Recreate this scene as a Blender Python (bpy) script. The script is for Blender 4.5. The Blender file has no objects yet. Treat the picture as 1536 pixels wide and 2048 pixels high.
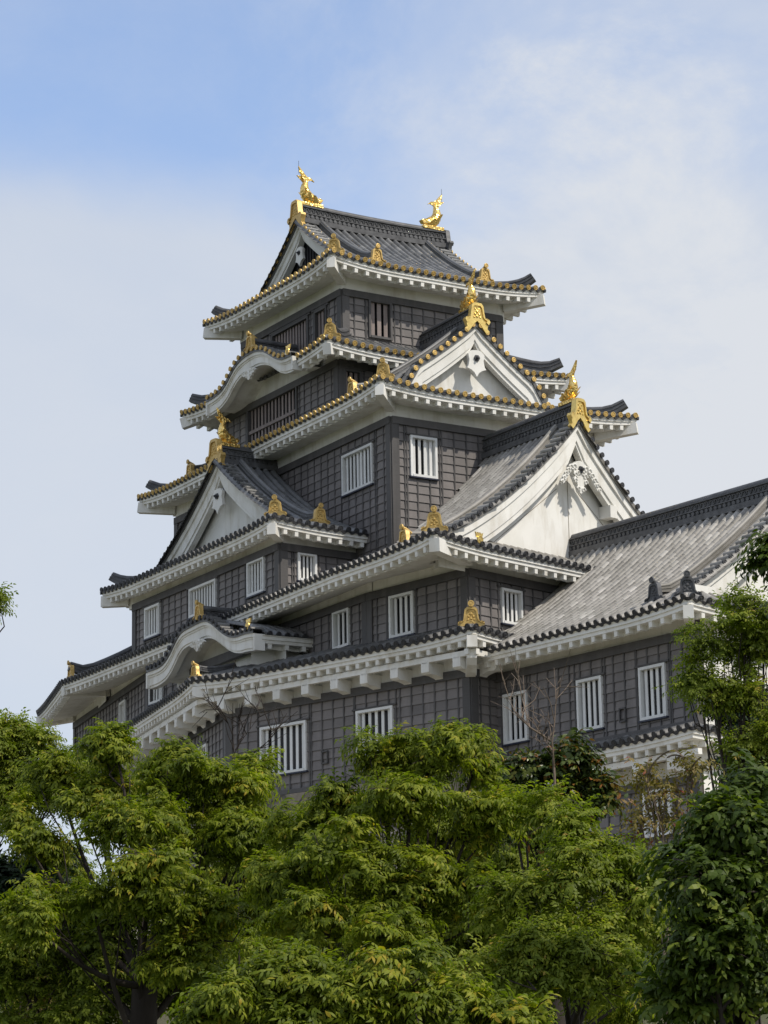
import bpy, math, random
import numpy as np
from mathutils import Matrix, Vector

# ------------------------------------------------------------------ camera, sky, sun, exposure
SC = bpy.context.scene
F_PX, H_PX, ROLL = 5500.0, 2350.0, 0.018
PITCH = math.atan((H_PX - 1024.0) / F_PX)
cam_d = bpy.data.cameras.new('camera'); cam = bpy.data.objects.new('camera', cam_d)
SC.collection.objects.link(cam); SC.camera = cam
cam_d.sensor_fit = 'VERTICAL'; cam_d.sensor_height = 24.0; cam_d.lens = 24.0 * F_PX / 2048.0
cam_d.clip_start = 0.5; cam_d.clip_end = 4000.0
cam.matrix_world = Matrix.Rotation(math.pi / 2 + PITCH, 4, 'X') @ Matrix.Rotation(-ROLL, 4, 'Z')

SUN_EL, SUN_AZ = 49.0, -30.0            # azimuth in the xy plane, from +x
SC.view_settings.view_transform = 'Standard'; SC.view_settings.look = 'None'
SC.view_settings.exposure = 0.45; SC.view_settings.gamma = 1.0
sun_d = bpy.data.lights.new('sun', 'SUN'); sun = bpy.data.objects.new('sun', sun_d)
SC.collection.objects.link(sun)
sun_d.energy = 2.5; sun_d.angle = math.radians(1.0); sun_d.color = (1.0, 0.93, 0.82)
sd = Vector((math.cos(math.radians(SUN_EL)) * math.cos(math.radians(SUN_AZ)),
             math.cos(math.radians(SUN_EL)) * math.sin(math.radians(SUN_AZ)), math.sin(math.radians(SUN_EL))))
sun.rotation_euler = sd.to_track_quat('Z', 'Y').to_euler(); sun.location = sd * 200

def build_world():
    w = bpy.data.worlds.new('World'); SC.world = w; w.use_nodes = True
    nt = w.node_tree; nt.nodes.clear(); N = nt.nodes.new; L = nt.links.new
    out = N('ShaderNodeOutputWorld'); bg = N('ShaderNodeBackground'); L(bg.outputs[0], out.inputs[0])
    sky = N('ShaderNodeTexSky'); sky.sky_type = 'NISHITA'; sky.sun_disc = False
    sky.sun_elevation = math.radians(SUN_EL); sky.sun_rotation = math.radians(90 - SUN_AZ)
    sky.air_density = 1.0; sky.dust_density = 0.6; sky.ozone_density = 1.6
    bg.inputs[1].default_value = 0.135
    tc = N('ShaderNodeTexCoord'); sep = N('ShaderNodeSeparateXYZ'); L(tc.outputs['Generated'], sep.inputs[0])
    def math_(op, a, b=None, clamp=False):
        m = N('ShaderNodeMath'); m.operation = op; m.use_clamp = clamp
        for i, x in enumerate((a, b)):
            if x is None: continue
            if isinstance(x, (int, float)): m.inputs[i].default_value = x
            else: L(x, m.inputs[i])
        return m.outputs[0]
    def ramp(fac, p0, p1, v0=0.0, v1=1.0):
        m = N('ShaderNodeMapRange'); m.interpolation_type = 'SMOOTHSTEP'; L(fac, m.inputs[0])
        m.inputs[1].default_value = p0; m.inputs[2].default_value = p1; m.inputs[3].default_value = v0; m.inputs[4].default_value = v1
        return m.outputs[0]
    def noise(scale, loc, rot, sc, detail, dist=0.0, rough=0.55):
        mp = N('ShaderNodeMapping'); L(tc.outputs['Generated'], mp.inputs[0])
        mp.inputs['Location'].default_value = loc; mp.inputs['Rotation'].default_value = rot; mp.inputs['Scale'].default_value = sc
        n = N('ShaderNodeTexNoise'); L(mp.outputs[0], n.inputs['Vector'])
        n.inputs['Scale'].default_value = scale; n.inputs['Detail'].default_value = detail
        n.inputs['Roughness'].default_value = rough; n.inputs['Distortion'].default_value = dist
        return n.outputs['Fac']
    big = noise(4.2, (0.31, 0.0, 0.22), (0, 0.35, 0), (1.0, 1.0, 1.4), 9, 0.25)
    wisp = noise(8.5, (2.4, 0.0, 1.1), (0, -0.9, 0), (1.0, 1.0, 1.6), 11, 0.25, 0.66)
    # cloud sheet: thicker low down and to the right, a clear blue patch upper left
    x, z = sep.outputs['X'], sep.outputs['Z']
    def patch_(cx, cz, rx, rz, tilt):
        u = math_('ADD', math_('ADD', x, -cx), 0); w = math_('ADD', math_('ADD', z, -cz), math_('MULTIPLY', u, tilt))
        d = math_('ADD', math_('POWER', math_('DIVIDE', u, rx), 2.0), math_('POWER', math_('DIVIDE', w, rz), 2.0))
        return ramp(math_('ADD', d, math_('MULTIPLY', math_('ADD', big, -0.5), 1.6)), 1.25, 0.05)
    blue = math_('MAXIMUM', patch_(-0.06, 0.395, 0.26, 0.062, 0.10), patch_(0.005, 0.354, 0.075, 0.036, 0.0))
    blue = math_('MAXIMUM', blue, math_('MULTIPLY', ramp(z, 0.41, 0.5), 0.6))
    haze = math_('ADD', math_('MULTIPLY', blue, -0.66), 0.88)
    right = ramp(x, -0.08, 0.10)
    veil = math_('MULTIPLY', ramp(big, 0.40, 0.64), math_('ADD', math_('MULTIPLY', right, 0.36), 0.26))
    streak = math_('MULTIPLY', ramp(wisp, 0.38, 0.70), math_('ADD', math_('MULTIPLY', right, 0.70), 0.12))
    cloud = math_('MINIMUM', math_('ADD', veil, streak), 0.9)
    hue = N('ShaderNodeMixRGB'); hue.blend_type = 'MULTIPLY'; hue.inputs[0].default_value = 1.0
    L(sky.outputs[0], hue.inputs[1]); hue.inputs[2].default_value = (1.02, 1.08, 1.18, 1)
    m1 = N('ShaderNodeMixRGB'); L(haze, m1.inputs[0]); L(hue.outputs[0], m1.inputs[1]); m1.inputs[2].default_value = (3.38, 3.64, 4.08, 1)
    mix = N('ShaderNodeMixRGB'); L(cloud, mix.inputs[0]); L(m1.outputs[0], mix.inputs[1]); mix.inputs[2].default_value = (3.95, 4.1, 4.35, 1)
    L(mix.outputs[0], bg.inputs[0])
build_world()

# ------------------------------------------------------------------ survey: sight lines from the camera station to vertical walls
def ray(px, py):
    a, b = px - 768.0, py - 1024.0; c, s = math.cos(ROLL), math.sin(ROLL)
    a, b = a * c - b * s, a * s + b * c
    x, y, z = a / F_PX, 1.0, -b / F_PX; c, s = math.cos(PITCH), math.sin(PITCH)
    return np.array([x, y * c - z * s, y * s + z * c])
def on_z(px, py, z): r = ray(px, py); return r * (z / r[2])
def on_y(px, py, y): r = ray(px, py); return r * (y / r[1])
def U(deg): a = math.radians(deg); return np.array([math.cos(a), math.sin(a)])
def v3(p2, z): return np.array([p2[0], p2[1], z])
def ang(d): return math.degrees(math.atan2(d[1], d[0]))
class Plane:
    """vertical plane: origin O, direction d, outward normal n (plan vectors)"""
    def __init__(s, O, d, n): s.O, s.d, s.n = np.asarray(O, float), np.asarray(d, float), np.asarray(n, float)
    def hit(s, px, py):
        r = ray(px, py); A = np.array([[r[0], -s.d[0]], [r[1], -s.d[1]]]); k, t = np.linalg.solve(A, s.O); return t, k * r[2]
    def pt(s, t, z, out=0.0): return v3(s.O + s.d * t + s.n * out, z)

# ------------------------------------------------------------------ mesh builder
RNG = np.random.default_rng(7)
class MB:
    def __init__(s): s.V, s.R, s.F, s.n = [], [], {}, 0
    def add(s, V, faces, rnd=None):
        V = np.asarray(V, float).reshape(-1, 3); o = s.n; s.V.append(V); s.n += len(V)
        if rnd is None: rnd = float(RNG.random())
        s.R.append(np.broadcast_to(np.asarray(rnd, float).reshape(-1) if np.ndim(rnd) else np.array([rnd]), (len(V),)))
        if isinstance(faces, np.ndarray): s.F.setdefault(faces.shape[1], []).append(faces + o)
        else:
            for f in faces: s.F.setdefault(len(f), []).append(np.array([f]) + o)
        return o
    def grid(s, P, rnd=None, closed=False):
        P = np.asarray(P, float); n, m = P.shape[:2]
        i, j = np.meshgrid(np.arange(n - 1), np.arange(m if closed else m - 1), indexing='ij'); j2 = (j + 1) % m
        s.add(P.reshape(-1, 3), np.stack([i * m + j, i * m + j2, (i + 1) * m + j2, (i + 1) * m + j], -1).reshape(-1, 4),
              None if rnd is None else (np.asarray(rnd).reshape(-1) if np.ndim(rnd) else rnd))
    def box(s, c, X, Y, Z, rnd=None):
        """centre c and half-extent vectors X, Y, Z"""
        c, X, Y, Z = (np.asarray(q, float) for q in (c, X, Y, Z))
        V = [c + a * X + b * Y + d * Z for d in (-1, 1) for a, b in ((-1, -1), (1, -1), (1, 1), (-1, 1))]
        s.add(V, np.array([[3, 2, 1, 0], [4, 5, 6, 7], [0, 1, 5, 4], [1, 2, 6, 5], [2, 3, 7, 6], [3, 0, 4, 7]]), rnd)
    def beam(s, p, q, w, h, up=(0, 0, 1), rnd=None):
        p, q, up = (np.asarray(x, float) for x in (p, q, up)); d = q - p; X = d / 2
        S = np.cross(d, up); S /= np.linalg.norm(S); Z = np.cross(S, d); Z /= np.linalg.norm(Z)
        s.box((p + q) / 2, X, S * w / 2, Z * h / 2, rnd)
    def prism(s, poly, O, X, Y, N, d0, d1, rnd=None):
        """polygon (x, y) in the frame O, X, Y pushed from d0 to d1 along N"""
        poly = np.asarray(poly, float); O, X, Y, N = (np.asarray(q, float) for q in (O, X, Y, N)); n = len(poly)
        B = O + poly[:, :1] * X + poly[:, 1:] * Y; V = np.vstack([B + N * d0, B + N * d1])
        i = np.arange(n); s.add(V, [list(range(n))[::-1], list(range(n, 2 * n))] + [[int(a), int((a + 1) % n), int((a + 1) % n + n), int(a + n)] for a in i], rnd)
    def strip(s, A, B, rnd=None): s.grid(np.stack([np.asarray(A), np.asarray(B)], 0), rnd)
    def lathe(s, c, axis, prof, seg=12, rnd=None):
        c = np.asarray(c, float); z = np.asarray(axis, float); z = z / np.linalg.norm(z)
        x = np.cross(z, (0, 0, 1.0)); x = x / np.linalg.norm(x) if np.linalg.norm(x) > 1e-3 else np.array([1.0, 0, 0]); y = np.cross(z, x)
        t = np.linspace(0, 2 * np.pi, seg, endpoint=False)
        P = np.array([c + z * h + r * (np.cos(t)[:, None] * x + np.sin(t)[:, None] * y) for r, h in prof]); s.grid(P, rnd, closed=True)
    def sweep(s, prof, path, side=None, rnd=None, caps=True, scale=None):
        """closed profile (across, up) along a path; up stays near z"""
        path = np.asarray(path, float); T = np.gradient(path, axis=0); T /= np.linalg.norm(T, axis=1)[:, None]
        S = np.cross(T, (0, 0, 1.0)); S /= np.linalg.norm(S, axis=1)[:, None]; Nn = np.cross(S, T)
        prof = np.asarray(prof, float); sc = np.ones(len(path)) if scale is None else np.asarray(scale, float)
        P = path[:, None] + S[:, None] * (prof[None, :, :1] * sc[:, None, None]) + Nn[:, None] * (prof[None, :, 1:] * sc[:, None, None])
        s.grid(P, rnd, closed=True)
        if caps:
            k = len(prof); s.add(P[0], [list(range(k))], rnd); s.add(P[-1], [list(range(k))[::-1]], rnd)
    def tube(s, path, rad, seg=8, rnd=None):
        path = np.asarray(path, float); T = np.gradient(path, axis=0); T /= np.linalg.norm(T, axis=1)[:, None] + 1e-9
        ref = np.array([0.31, 0.17, 0.93]) if abs(T[:, 2]).mean() < 0.8 else np.array([1.0, 0.2, 0])
        S = np.cross(T, ref); S /= np.linalg.norm(S, axis=1)[:, None] + 1e-9; Q = np.cross(S, T)
        t = np.linspace(0, 2 * np.pi, seg, endpoint=False); rad = np.broadcast_to(np.asarray(rad, float), (len(path),))
        s.grid(path[:, None] + rad[:, None, None] * (np.cos(t)[None, :, None] * S[:, None] + np.sin(t)[None, :, None] * Q[:, None]), rnd, closed=True)
    def build(s, name, mat, parent=None, smooth=None, label=None):
        me = bpy.data.meshes.new(name)
        if s.V:
            V = np.concatenate(s.V); R = np.concatenate(s.R); me.vertices.add(len(V)); me.vertices.foreach_set('co', V.astype(np.float32).ravel())
            loops, totals = [], []
            for k, fl in s.F.items():
                f = np.concatenate(fl); loops.append(f.ravel()); totals.append(np.full(len(f), k))
            loops = np.concatenate(loops); totals = np.concatenate(totals); starts = np.concatenate([[0], np.cumsum(totals)[:-1]])
            me.loops.add(len(loops)); me.loops.foreach_set('vertex_index', loops.astype(np.int32))
            me.polygons.add(len(totals)); me.polygons.foreach_set('loop_start', starts.astype(np.int32))
            me.update(calc_edges=True); me.validate()
            at = me.attributes.new('rnd', 'FLOAT', 'POINT')
            if len(at.data) == len(R): at.data.foreach_set('value', R.astype(np.float32))
            if smooth is None: me.polygons.foreach_set('use_smooth', np.zeros(len(me.polygons), bool))
            else:
                me.polygons.foreach_set('use_smooth', np.ones(len(me.polygons), bool)); me.set_sharp_from_angle(angle=math.radians(smooth))
        me.materials.append(mat); ob = bpy.data.objects.new(name, me); SC.collection.objects.link(ob)
        if parent is not None: adopt(ob, parent)
        if label: ob['label'] = label
        return ob
def build_multi(name, layers, parent, smooth, label=None):
    """several builders in one mesh, each with its own material"""
    m = MB(); idx = []
    for i, (mb, mat) in enumerate(layers):
        if not mb.V: continue
        m.V += mb.V; m.R += mb.R
        for k, fl in mb.F.items():
            for f in fl: m.F.setdefault(k, []).append(f + m.n); idx.append((k, len(f), i))
        m.n += mb.n
    order = [np.full(n, i) for kk in m.F for k, n, i in idx if k == kk]
    ob = m.build(name, layers[0][1], parent, smooth, label)
    for _, mat in layers[1:]: ob.data.materials.append(mat)
    order = np.concatenate(order).astype(np.int32)
    if len(order) == len(ob.data.polygons): ob.data.polygons.foreach_set('material_index', order)
    else: print('material order mismatch', name, len(order), len(ob.data.polygons))
    return ob
BASE = {}
def adopt(ob, parent):
    ob.parent = parent
    if parent.type == 'EMPTY': ob.matrix_parent_inverse = Matrix.Translation(-Vector(BASE[parent.name]))
def thing(name, label, cat, loc, group=None):
    e = bpy.data.objects.new(name, None); SC.collection.objects.link(e); e.location = loc; e.empty_display_size = 0.5
    BASE[e.name] = tuple(loc); e['label'] = label; e['category'] = cat
    if group: e['group'] = group
    return e

# ------------------------------------------------------------------ materials
def mat_base(name):
    m = bpy.data.materials.new(name); m.use_nodes = True; nt = m.node_tree; return m, nt, nt.nodes['Principled BSDF'], nt.nodes.new, nt.links.new
def ramp_node(N, L, fac, stops):
    r = N('ShaderNodeValToRGB'); L(fac, r.inputs[0]); els = r.color_ramp.elements
    while len(els) < len(stops): els.new(0.5)
    for e, (p, c) in zip(els, stops): e.position = p; e.color = (*c, 1)
    return r.outputs[0]
def attr(N): a = N('ShaderNodeAttribute'); a.attribute_name = 'rnd'; return a.outputs['Fac']
def noise_node(N, L, scale, detail=4, sc=(1, 1, 1), rough=0.55):
    tc = N('ShaderNodeTexCoord'); mp = N('ShaderNodeMapping'); L(tc.outputs['Object'], mp.inputs[0]); mp.inputs['Scale'].default_value = sc
    n = N('ShaderNodeTexNoise'); L(mp.outputs[0], n.inputs['Vector']); n.inputs['Scale'].default_value = scale; n.inputs['Detail'].default_value = detail; n.inputs['Roughness'].default_value = rough
    return n.outputs['Fac']
def mixc(N, L, fac, a, b, mode='MIX'):
    m = N('ShaderNodeMixRGB'); m.blend_type = mode
    for i, x in enumerate((fac, a, b)):
        if isinstance(x, (int, float)): m.inputs[i].default_value = x
        elif isinstance(x, tuple): m.inputs[i].default_value = (*x, 1)
        else: L(x, m.inputs[i])
    return m.outputs[0]
def bump(N, L, h, bs, strength, dist=0.02):
    b = N('ShaderNodeBump'); b.inputs['Strength'].default_value = strength; b.inputs['Distance'].default_value = dist; L(h, b.inputs['Height']); L(b.outputs[0], bs.inputs['Normal'])
def tile_mat(name, dark, mid, light, rough=0.5):
    m, nt, bs, N, L = mat_base(name)
    c = ramp_node(N, L, attr(N), [(0.0, dark), (0.55, mid), (0.85, mid), (1.0, light)])
    c = mixc(N, L, ramp_node(N, L, noise_node(N, L, 1.7, 6), [(0.35, (0, 0, 0)), (0.7, (1, 1, 1))]), c, mixc(N, L, 1.0, c, (0.66, 0.66, 0.63), 'MULTIPLY'))
    n2 = noise_node(N, L, 14, 4)
    c = mixc(N, L, ramp_node(N, L, n2, [(0.58, (0, 0, 0)), (0.72, (0.5, 0.5, 0.5))]), c, mixc(N, L, 0.5, c, (0.34, 0.33, 0.29)))
    L(c, bs.inputs['Base Color']); bs.inputs['Roughness'].default_value = rough; bs.inputs['Specular IOR Level'].default_value = 0.45
    bump(N, L, n2, bs, 0.25); return m
def simple_mat(name, col, rough, var=0.12, scale=3.0, metal=0.0, stretch=(1, 1, 1), spec=0.4, bstr=0.15, tint=None):
    m, nt, bs, N, L = mat_base(name)
    n = noise_node(N, L, scale, 6, stretch); lo = tuple(x * (1 - var) for x in col) if tint is None else tint; hi = tuple(min(1, x * (1 + var * 0.5)) for x in col)
    c = ramp_node(N, L, n, [(0.3, lo), (0.68, hi)]); c = mixc(N, L, 0.14, c, mixc(N, L, attr(N), (0.0, 0.0, 0.0), hi))
    L(c, bs.inputs['Base Color']); bs.inputs['Roughness'].default_value = rough; bs.inputs['Metallic'].default_value = metal; bs.inputs['Specular IOR Level'].default_value = spec
    if bstr: bump(N, L, noise_node(N, L, scale * 6, 3, stretch), bs, bstr)
    return m
M = {}
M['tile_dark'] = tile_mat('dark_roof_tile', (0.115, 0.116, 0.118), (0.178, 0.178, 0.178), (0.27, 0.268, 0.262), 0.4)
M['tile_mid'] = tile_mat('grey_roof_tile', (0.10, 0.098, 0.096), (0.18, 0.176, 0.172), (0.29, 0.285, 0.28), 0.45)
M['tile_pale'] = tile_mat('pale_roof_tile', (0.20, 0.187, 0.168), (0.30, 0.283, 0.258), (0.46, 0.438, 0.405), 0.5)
M['tile_end'] = simple_mat('dark_tile_end', (0.05, 0.05, 0.054), 0.5, 0.35, 5)
M['ridge'] = simple_mat('ridge_tile', (0.105, 0.105, 0.108), 0.5, 0.45, 4)
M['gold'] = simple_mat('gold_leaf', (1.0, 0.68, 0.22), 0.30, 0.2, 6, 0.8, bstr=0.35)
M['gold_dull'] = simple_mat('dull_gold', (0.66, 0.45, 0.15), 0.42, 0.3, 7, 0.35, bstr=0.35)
def scale_mat():
    m, nt, bs, N, L = mat_base('gilt_scales'); tc = N('ShaderNodeTexCoord'); v = N('ShaderNodeTexVoronoi'); v.inputs['Scale'].default_value = 11; L(tc.outputs['Object'], v.inputs['Vector'])
    c = ramp_node(N, L, v.outputs['Distance'], [(0.2, (1.0, 0.74, 0.27)), (0.8, (0.75, 0.47, 0.12))]); L(c, bs.inputs['Base Color']); bs.inputs['Metallic'].default_value = 0.85; bs.inputs['Roughness'].default_value = 0.26
    bump(N, L, v.outputs['Distance'], bs, 0.8, 0.03); return m
M['scales'] = scale_mat()
def plaster_mat():
    m, nt, bs, N, L = mat_base('white_plaster')
    n = noise_node(N, L, 0.9, 7, (1, 1, 1)); st = noise_node(N, L, 2.6, 6, (1, 1, 0.25))
    c = ramp_node(N, L, n, [(0.3, (0.70, 0.685, 0.635)), (0.6, (0.82, 0.805, 0.76))])
    c = mixc(N, L, ramp_node(N, L, st, [(0.50, (0, 0, 0)), (0.76, (0.75, 0.75, 0.75))]), c, (0.54, 0.50, 0.42))
    L(c, bs.inputs['Base Color']); bs.inputs['Roughness'].default_value = 0.75; bs.inputs['Specular IOR Level'].default_value = 0.25
    bump(N, L, noise_node(N, L, 22, 4), bs, 0.12); return m
M['plaster'] = plaster_mat()
M['frame'] = simple_mat('white_window_paint', (0.80, 0.80, 0.78), 0.55, 0.05, 4, bstr=0.05)
def board_mat(name, lo, hi):
    m, nt, bs, N, L = mat_base(name)
    n = noise_node(N, L, 1.1, 6, (1, 1, 0.7)); g = noise_node(N, L, 9, 5, (0.35, 0.35, 3.0))
    c = ramp_node(N, L, n, [(0.3, lo), (0.72, hi)]); c = mixc(N, L, 0.5, c, mixc(N, L, attr(N), tuple(q * 0.85 for q in lo), tuple(q * 1.1 for q in hi)))
    c = mixc(N, L, ramp_node(N, L, noise_node(N, L, 3.2, 6, (1, 1, 0.12)), [(0.5, (0, 0, 0)), (0.75, (0.55, 0.55, 0.55))]), c, tuple(q * 1.35 for q in hi))
    c = mixc(N, L, ramp_node(N, L, g, [(0.45, (0, 0, 0)), (0.75, (0.35, 0.35, 0.35))]), c, mixc(N, L, 1.0, c, (0.7, 0.68, 0.66), 'MULTIPLY'))
    L(c, bs.inputs['Base Color']); bs.inputs['Roughness'].default_value = 0.62; bs.inputs['Specular IOR Level'].default_value = 0.35
    bump(N, L, g, bs, 0.2, 0.01); return m
M['board'] = board_mat('dark_weatherboard', (0.146, 0.134, 0.129), (0.218, 0.198, 0.190))
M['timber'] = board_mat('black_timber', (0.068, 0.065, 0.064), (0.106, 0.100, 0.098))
M['lattice'] = board_mat('brown_lattice_wood', (0.19, 0.155, 0.142), (0.31, 0.255, 0.235))
M['void'] = simple_mat('dark_interior', (0.012, 0.012, 0.014), 0.35, 0.2, 2, bstr=0)  # near-black colour standing for the unlit rooms inside
M['sill'] = simple_mat('blue_black_sill', (0.03, 0.035, 0.06), 0.45, 0.2, 3)
M['stone'] = simple_mat('base_stone', (0.28, 0.24, 0.19), 0.85, 0.45, 1.4, bstr=0.6)

# ------------------------------------------------------------------ roof pieces
TW, TR = 0.33, 0.090
def lift_fn(L, h0, h1, w=3.2, fade=2.2):
    def f(s, t):
        s = np.asarray(s, float); t = np.asarray(t, float)
        a = h0 * np.clip(1 - s / w, 0, 1.6) ** 2.2 + h1 * np.clip(1 - (L - s) / w, 0, 1.6) ** 2.2
        return a * np.clip(1 - t / fade, 0, 1)
    return f
def clip_cols(poly, s):
    ts = []; n = len(poly)
    for i in range(n):
        (s0, t0), (s1, t1) = poly[i], poly[(i + 1) % n]
        if (s0 - s) * (s1 - s) <= 0 and abs(s1 - s0) > 1e-9: ts.append(t0 + (t1 - t0) * (s - s0) / (s1 - s0))
    return (min(ts), max(ts)) if len(ts) > 1 else None
a5 = np.linspace(math.pi, 0, 6)
def prof(w, r, k):
    return np.array([(-w / 2, -0.038 + 0.016 * k), (-w * 0.33, -0.024 + 0.016 * k)] + [(r * (0.96 + 0.04 * k) * math.cos(a), (r + 0.007 * k) * math.sin(a) + 0.004) for a in a5] + [(w * 0.33, -0.024 + 0.016 * k), (w / 2, -0.038 + 0.016 * k)])
def tile_path(mb, P, side, w=TW, r=TR):
    """one column of pan and cover tiles up the path P (one point per joint)"""
    P = np.asarray(P, float); n = len(P) - 1; T = np.gradient(P, axis=0); T /= np.linalg.norm(T, axis=1)[:, None]
    Nn = np.cross(side, T); Nn *= np.sign(Nn[:, 2:3] + 1e-9); ps, pe = prof(w, r, 1.0), prof(w, r, 0.0); k = len(ps)
    G = np.empty((2 * n, k, 3)); G[0::2] = P[:-1, None] + side * ps[None, :, :1] + Nn[:-1, None] * ps[None, :, 1:]
    G[1::2] = P[1:, None] + side * pe[None, :, :1] + Nn[1:, None] * pe[None, :, 1:]
    rr = RNG.random((n, 2)); R = np.empty((2 * n, k)); R[:, :2] = np.repeat(rr[:, 1], 2)[:, None] * 0.35; R[:, -2:] = R[:, :2]; R[:, 2:-2] = np.repeat(rr[:, 0], 2)[:, None]
    mb.grid(G, R); return Nn[0], T[0]
DISC = [(0.001, 0.016), (0.35, 0.016), (0.42, 0.004), (0.72, 0.004), (0.8, 0.016), (1.0, 0.012), (1.0, -0.03)]
def disc(mb, c, axis, r=0.098, seg=12):
    mb.lathe(c, axis, [(q * r, h) for q, h in DISC], seg)
def pan_front(mb, P, side, T, Nn, w):
    x = np.linspace(-w / 2, w / 2, 9); top = np.where(abs(x) < w * 0.3, 0.0, -0.03); low = -0.055 - 0.075 * np.sin(np.pi * abs(x) / w) ** 2
    c = P - T * 0.012; mb.strip(c + side * x[:, None] + Nn * top[:, None], c + side * x[:, None] + Nn * low[:, None])
    mb.strip(c + side * x[:, None] + Nn * low[:, None], c + T * 0.2 + side * x[:, None] + Nn * low[:, None])
def patch(tiles, discs, fronts, O, a, b, poly, zf, w=TW, s_from=None, eave=True):
    """tile columns over the plan polygon poly (s along the eave a, t inward b), height zf(s, t)"""
    s0, s1 = min(p[0] for p in poly), max(p[0] for p in poly); n = max(1, int(round((s1 - s0) / w))); w = (s1 - s0) / n; A3 = np.array([a[0], a[1], 0.0])
    for k in range(n):
        s = s0 + (k + 0.5) * w; c = clip_cols(poly, s)
        if c is None or c[1] - c[0] < 0.06: continue
        t0, t1 = c; m = max(2, int(round((t1 - t0) * 1.1 / 0.32))); t = np.linspace(t0, t1, m + 1)
        P = np.column_stack([O[0] + a[0] * s + b[0] * t, O[1] + a[1] * s + b[1] * t, zf(np.full_like(t, s), t)])
        Nn, T = tile_path(tiles, P, A3, w)
        if eave and t0 < 0.02:
            disc(discs, P[0] + Nn * 0.03 - T * 0.02, -T); pan_front(fronts, P[0], A3, T, Nn, w)
FPROF = [(0.02, -0.055), (0.07, -0.10), (0.07, -0.20), (0.115, -0.205), (0.115, -0.315), (0.2, -0.33), (0.40, -0.33), (0.42, -0.455)]
def eave(mb, P0, P1, b, ez, m0, m1, o0, o1, zin, zwall, raf=0.45, wall_line=True):
    """white plastered eave under one roof edge: stepped fascia, rafters, soffit and the wall band down to zwall"""
    P0, P1 = np.asarray(P0), np.asarray(P1); L = np.linalg.norm(P1 - P0); a = (P1 - P0) / L; n = max(3, int(L / 0.4)); f = np.linspace(0, 1, n)
    def at(ff, t):  # plan point at fraction ff of the mitred line at depth t
        return P0[None] + a[None] * (m0 * t + (L - (m0 + m1) * t) * ff)[:, None] + b[None] * np.asarray(t)[:, None]
    z = ez(f * L, 0 * f); rows = []
    for t, dz in FPROF: rows.append(np.column_stack([at(f, np.full(n, t)), z + dz]))
    o = o0 + (o1 - o0) * f; zb = ez(f * L, 0 * f); zi = zin + 0.35 * (z - z.min())
    for k in (0.25, 0.5, 0.75, 1.0):
        t = 0.42 + (o - 0.42) * k; rows.append(np.column_stack([at(f, t), (z - 0.455) * (1 - k) + (zi - 0.12 * (1 - k)) * k]))
    rows.append(np.column_stack([at(f, o), np.full(n, zwall)]))
    mb.grid(np.array(rows), 0.5)
    nr = int(L / raf); A3 = np.array([a[0], a[1], 0])
    for k in range(nr):
        s = (k + 0.5) * L / nr; ff = s / L; oo = o0 + (o1 - o0) * ff; zz = float(ez(np.array([s]), np.array([0.0]))[0])
        lim = oo
        if m0 > 0.3: lim = min(lim, s / m0)
        if m1 > 0.3: lim = min(lim, (L - s) / m1)
        if lim < 0.3: continue
        mb.beam(v3(P0 + a * s + b * 0.14, zz - 0.395), v3(P0 + a * s + b * 0.47, zz - 0.375), 0.135, 0.17)
def hip_rafter(mb, corner, wallc, z, zi, w=0.30, h=0.40, out=0.02):
    d = (np.asarray(corner) - np.asarray(wallc)); L = np.linalg.norm(d); d = d / L
    mb.beam(v3(np.asarray(wallc), zi - 0.05), v3(np.asarray(corner) - d * (0.10 - out), z - 0.44), w, h)
RB = [(-0.17, -0.1), (-0.17, 0.06), (-0.20, 0.06), (-0.20, 0.10), (-0.13, 0.11), (-0.13, 0.20), (-0.16, 0.205), (-0.16, 0.24)] + [(0.12 * math.cos(t), 0.245 + 0.11 * math.sin(t)) for t in np.linspace(math.pi, 0, 7)] + [(0.16, 0.24), (0.16, 0.205), (0.13, 0.20), (0.13, 0.11), (0.20, 0.10), (0.20, 0.06), (0.17, 0.06), (0.17, -0.1)]
def hip_ridge(mb, path, curl=0.0, k=1.0):
    if isinstance(mb, list): mb.append(MB()); mb = mb[-1]
    curl *= 2.4
    path = np.array(path, float); d = np.concatenate([[0], np.cumsum(np.linalg.norm(np.diff(path, axis=0), axis=1))])
    path[:, 2] += curl * np.clip(1 - d / 1.1, 0, 1) ** 2
    mb.sweep([(x * k, y * k) for x, y in RB], path, scale=0.78 + 0.22 * np.clip(d / 0.7, 0, 1) if curl else None)
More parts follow.
